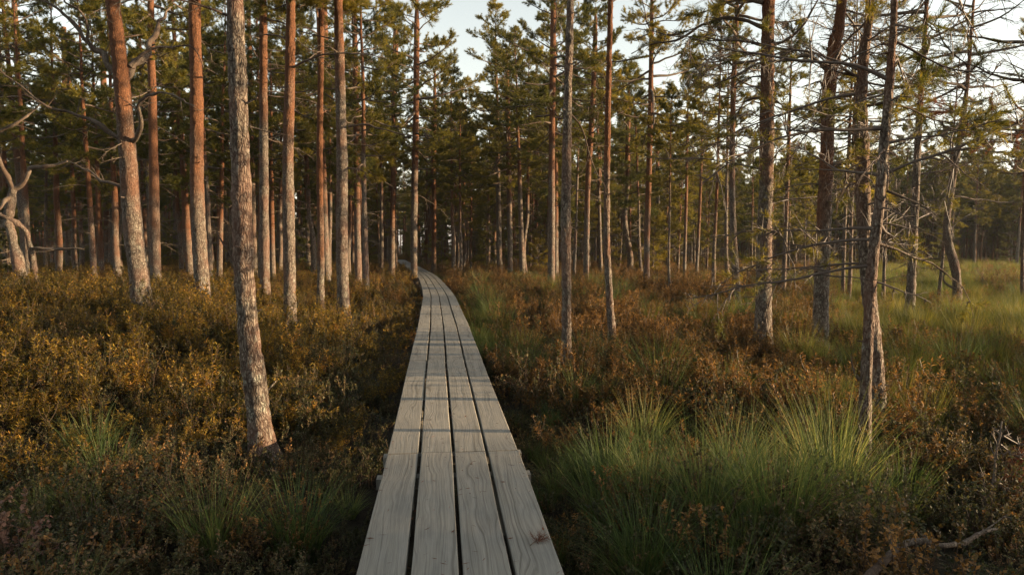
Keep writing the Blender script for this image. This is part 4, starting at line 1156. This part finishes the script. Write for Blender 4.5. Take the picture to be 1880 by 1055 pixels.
def fallen():
    g = np.random.default_rng(41)
    pts = [(1590, 1062, 22), (1640, 1014, 21), (1668, 996, 19), (1700, 993, 17), (1722, 1001, 14), (1768, 996, 13), (1800, 978, 10), (1830, 970, 7)]
    P = []
    for (px, py, w) in pts:
        p = on_ground(px, py, .30); P.append([*p, w * .38 * p[1] / F])
    P = np.array(P); base = np.array([P[3, 0], P[3, 1], float(ground(P[3, 0], P[3, 1]))])
    root = empty('fallen_branch', base); tag(root, 'bare grey fallen branch lying in the grass at bottom right', 'branch')
    P[:, :3] -= base
    S = smooth_path(P, .02)
    m = MB(); tube(S[:, :3], S[:, 3], 18, m, 0, bark=.006, seed=3); m.build('limb', [M_DEAD], root)
    for k, (az, el, L) in enumerate(((1.2, .35, .16), (2.4, .5, .10), (.2, .3, .22))):
        m = MB(); dead_branch(m, limb_path(S[int(len(S) * (.3 + .25 * k)), :3], az, el, L, .1, g, 6), .008, g, 2, .5, .1, 6); m.build('twig', [M_DEAD], root)
    b = on_ground(1795, 968, .08); b[2] = float(ground(b[0], b[1])); Y = b[1]
    root = empty('dead_sapling', b); tag(root, 'dead bare sapling with tufts of dry red needles at the right edge', 'sapling')
    for pts, w in (([(1795, 968), (1808, 930), (1822, 890), (1828, 845), (1838, 800), (1846, 772)], 15), ([(1800, 950), (1806, 915), (1806, 880), (1797, 852)], 10),
                   ([(1812, 942), (1850, 945), (1885, 955), (1920, 940)], 10), ([(1824, 880), (1845, 895), (1855, 912), (1900, 908)], 8), ([(1836, 815), (1865, 838), (1900, 850)], 7), ([(1842, 800), (1870, 815), (1905, 812)], 7)):
        P = np.array([at(x, y, Y + (x - 1795) * .0012) - b for x, y in pts])
        m = MB(); dead_branch(m, P, w * .33 * Y / F, g, 9, .4, .1, 8)
        if w < 10:
            e = P[-1] * .5 + P[-2] * .5
            c = e + g.normal(size=(14, 3)) * .04; c[:, 2] -= .03
            needles(m, c, unit(g.normal(size=(14, 3)) * .4 + [0, 0, -1]), np.full(14, .10), 40, .06, .0016, 1, g)
        m.build('branch', [M_DEAD_SHADED, M_DRY], root)
    # a spray of dry red needles on the right plank
    p = at(985, 1000, 3.22); p[2] = .375
    m = MB()
    c = np.zeros((5, 3)); c[:, :2] = g.normal(size=(5, 2)) * .012; d = unit(np.column_stack([.6 + g.normal(size=5) * .5, .8 + g.normal(size=5) * .5, np.full(5, .12)]))
    needles(m, c, d, np.full(5, .06), 30, .04, .0010, 1, g)
    tube(np.array([[-.03, -.05, .004], [0, 0, .006], [.05, .06, .01]]), [.003, .003, .002], 5, m, 0)
    o = m.build('needle_spray', [M_DEAD, M_DRY]); o.location = p; tag(o, 'small spray of dry red needles on the right plank in the foreground', 'needle spray')
    # bilberry sprig
    p = on_ground(72, 1045, .02); p[2] = float(ground(p[0], p[1]))
    m = bilberry(55, .46, 5, .07, .011, .026); o = m.build('bilberry_sprig', [M_PINK, M_TWIG]); o.location = p
    tag(o, 'pinkish bilberry sprig standing clear in the bottom left corner', 'bilberry sprig')
M_PINK = leaf_material('bilberry_leaf_pink', [(.15, (.13, .085, .06)), (.5, (.20, .12, .09)), (.9, (.30, .15, .11))], .35, 3)
fallen()

# ------------------------------------------------------------------ air
HAZE = 0.00025
if HAZE > 0:
    mb = MB()
    x0, x1, y0, y1, z0, z1 = -160, 160, -70, 170, -1.6, 14.5
    v = [(x, y, z) for z in (z0, z1) for y in (y0, y1) for x in (x0, x1)]
    mb.add(v, [[0, 2, 3, 1], [4, 5, 7, 6], [0, 1, 5, 4], [2, 6, 7, 3], [0, 4, 6, 2], [1, 3, 7, 5]])
    hm = bpy.data.materials.new('air'); hm.use_nodes = True
    hn = hm.node_tree.nodes; hn.remove(hn['Principled BSDF'])
    pv = hn.new('ShaderNodeVolumePrincipled'); pv.inputs['Density'].default_value = HAZE
    pv.inputs['Color'].default_value = (.80, .86, .88, 1); pv.inputs['Anisotropy'].default_value = .2
    hm.node_tree.links.new(pv.outputs[0], hn['Material Output'].inputs['Volume'])
    hz = mb.build('haze', [hm], smooth=False); hz['kind'] = 'stuff'

# ------------------------------------------------------------------ dry needles and scraps fallen on the planks
def litter():
    g = np.random.default_rng(12); mb = MB()
    n = 520
    y = 1.6 + 20 * g.random(n) ** 1.6
    nm = np.clip(g.normal(size=n) * .25 + np.round(g.uniform(-1, 1, n)) * .22, -.42, .42)
    x = walk_x(y) + nm; z = walk_z(y) + .006
    az = g.random(n) * 6.28; L = .02 + .03 * g.random(n)
    d = np.column_stack([np.cos(az), np.sin(az), np.zeros(n)]); sd = np.column_stack([-np.sin(az), np.cos(az), np.zeros(n)])
    c = np.column_stack([x, y, z])
    w = np.where(g.random(n) < .12, .006, .0011)[:, None]
    v = np.stack([c - d * L[:, None] * .5, c + sd * w + [0, 0, .002], c + d * L[:, None] * .5 + [0, 0, .003], c - sd * w], 1).reshape(-1, 3)
    mb.add(v, np.arange(n * 4).reshape(-1, 4))
    o = mb.build('fallen_needles', [M_DRY]); o['kind'] = 'stuff'
litter()
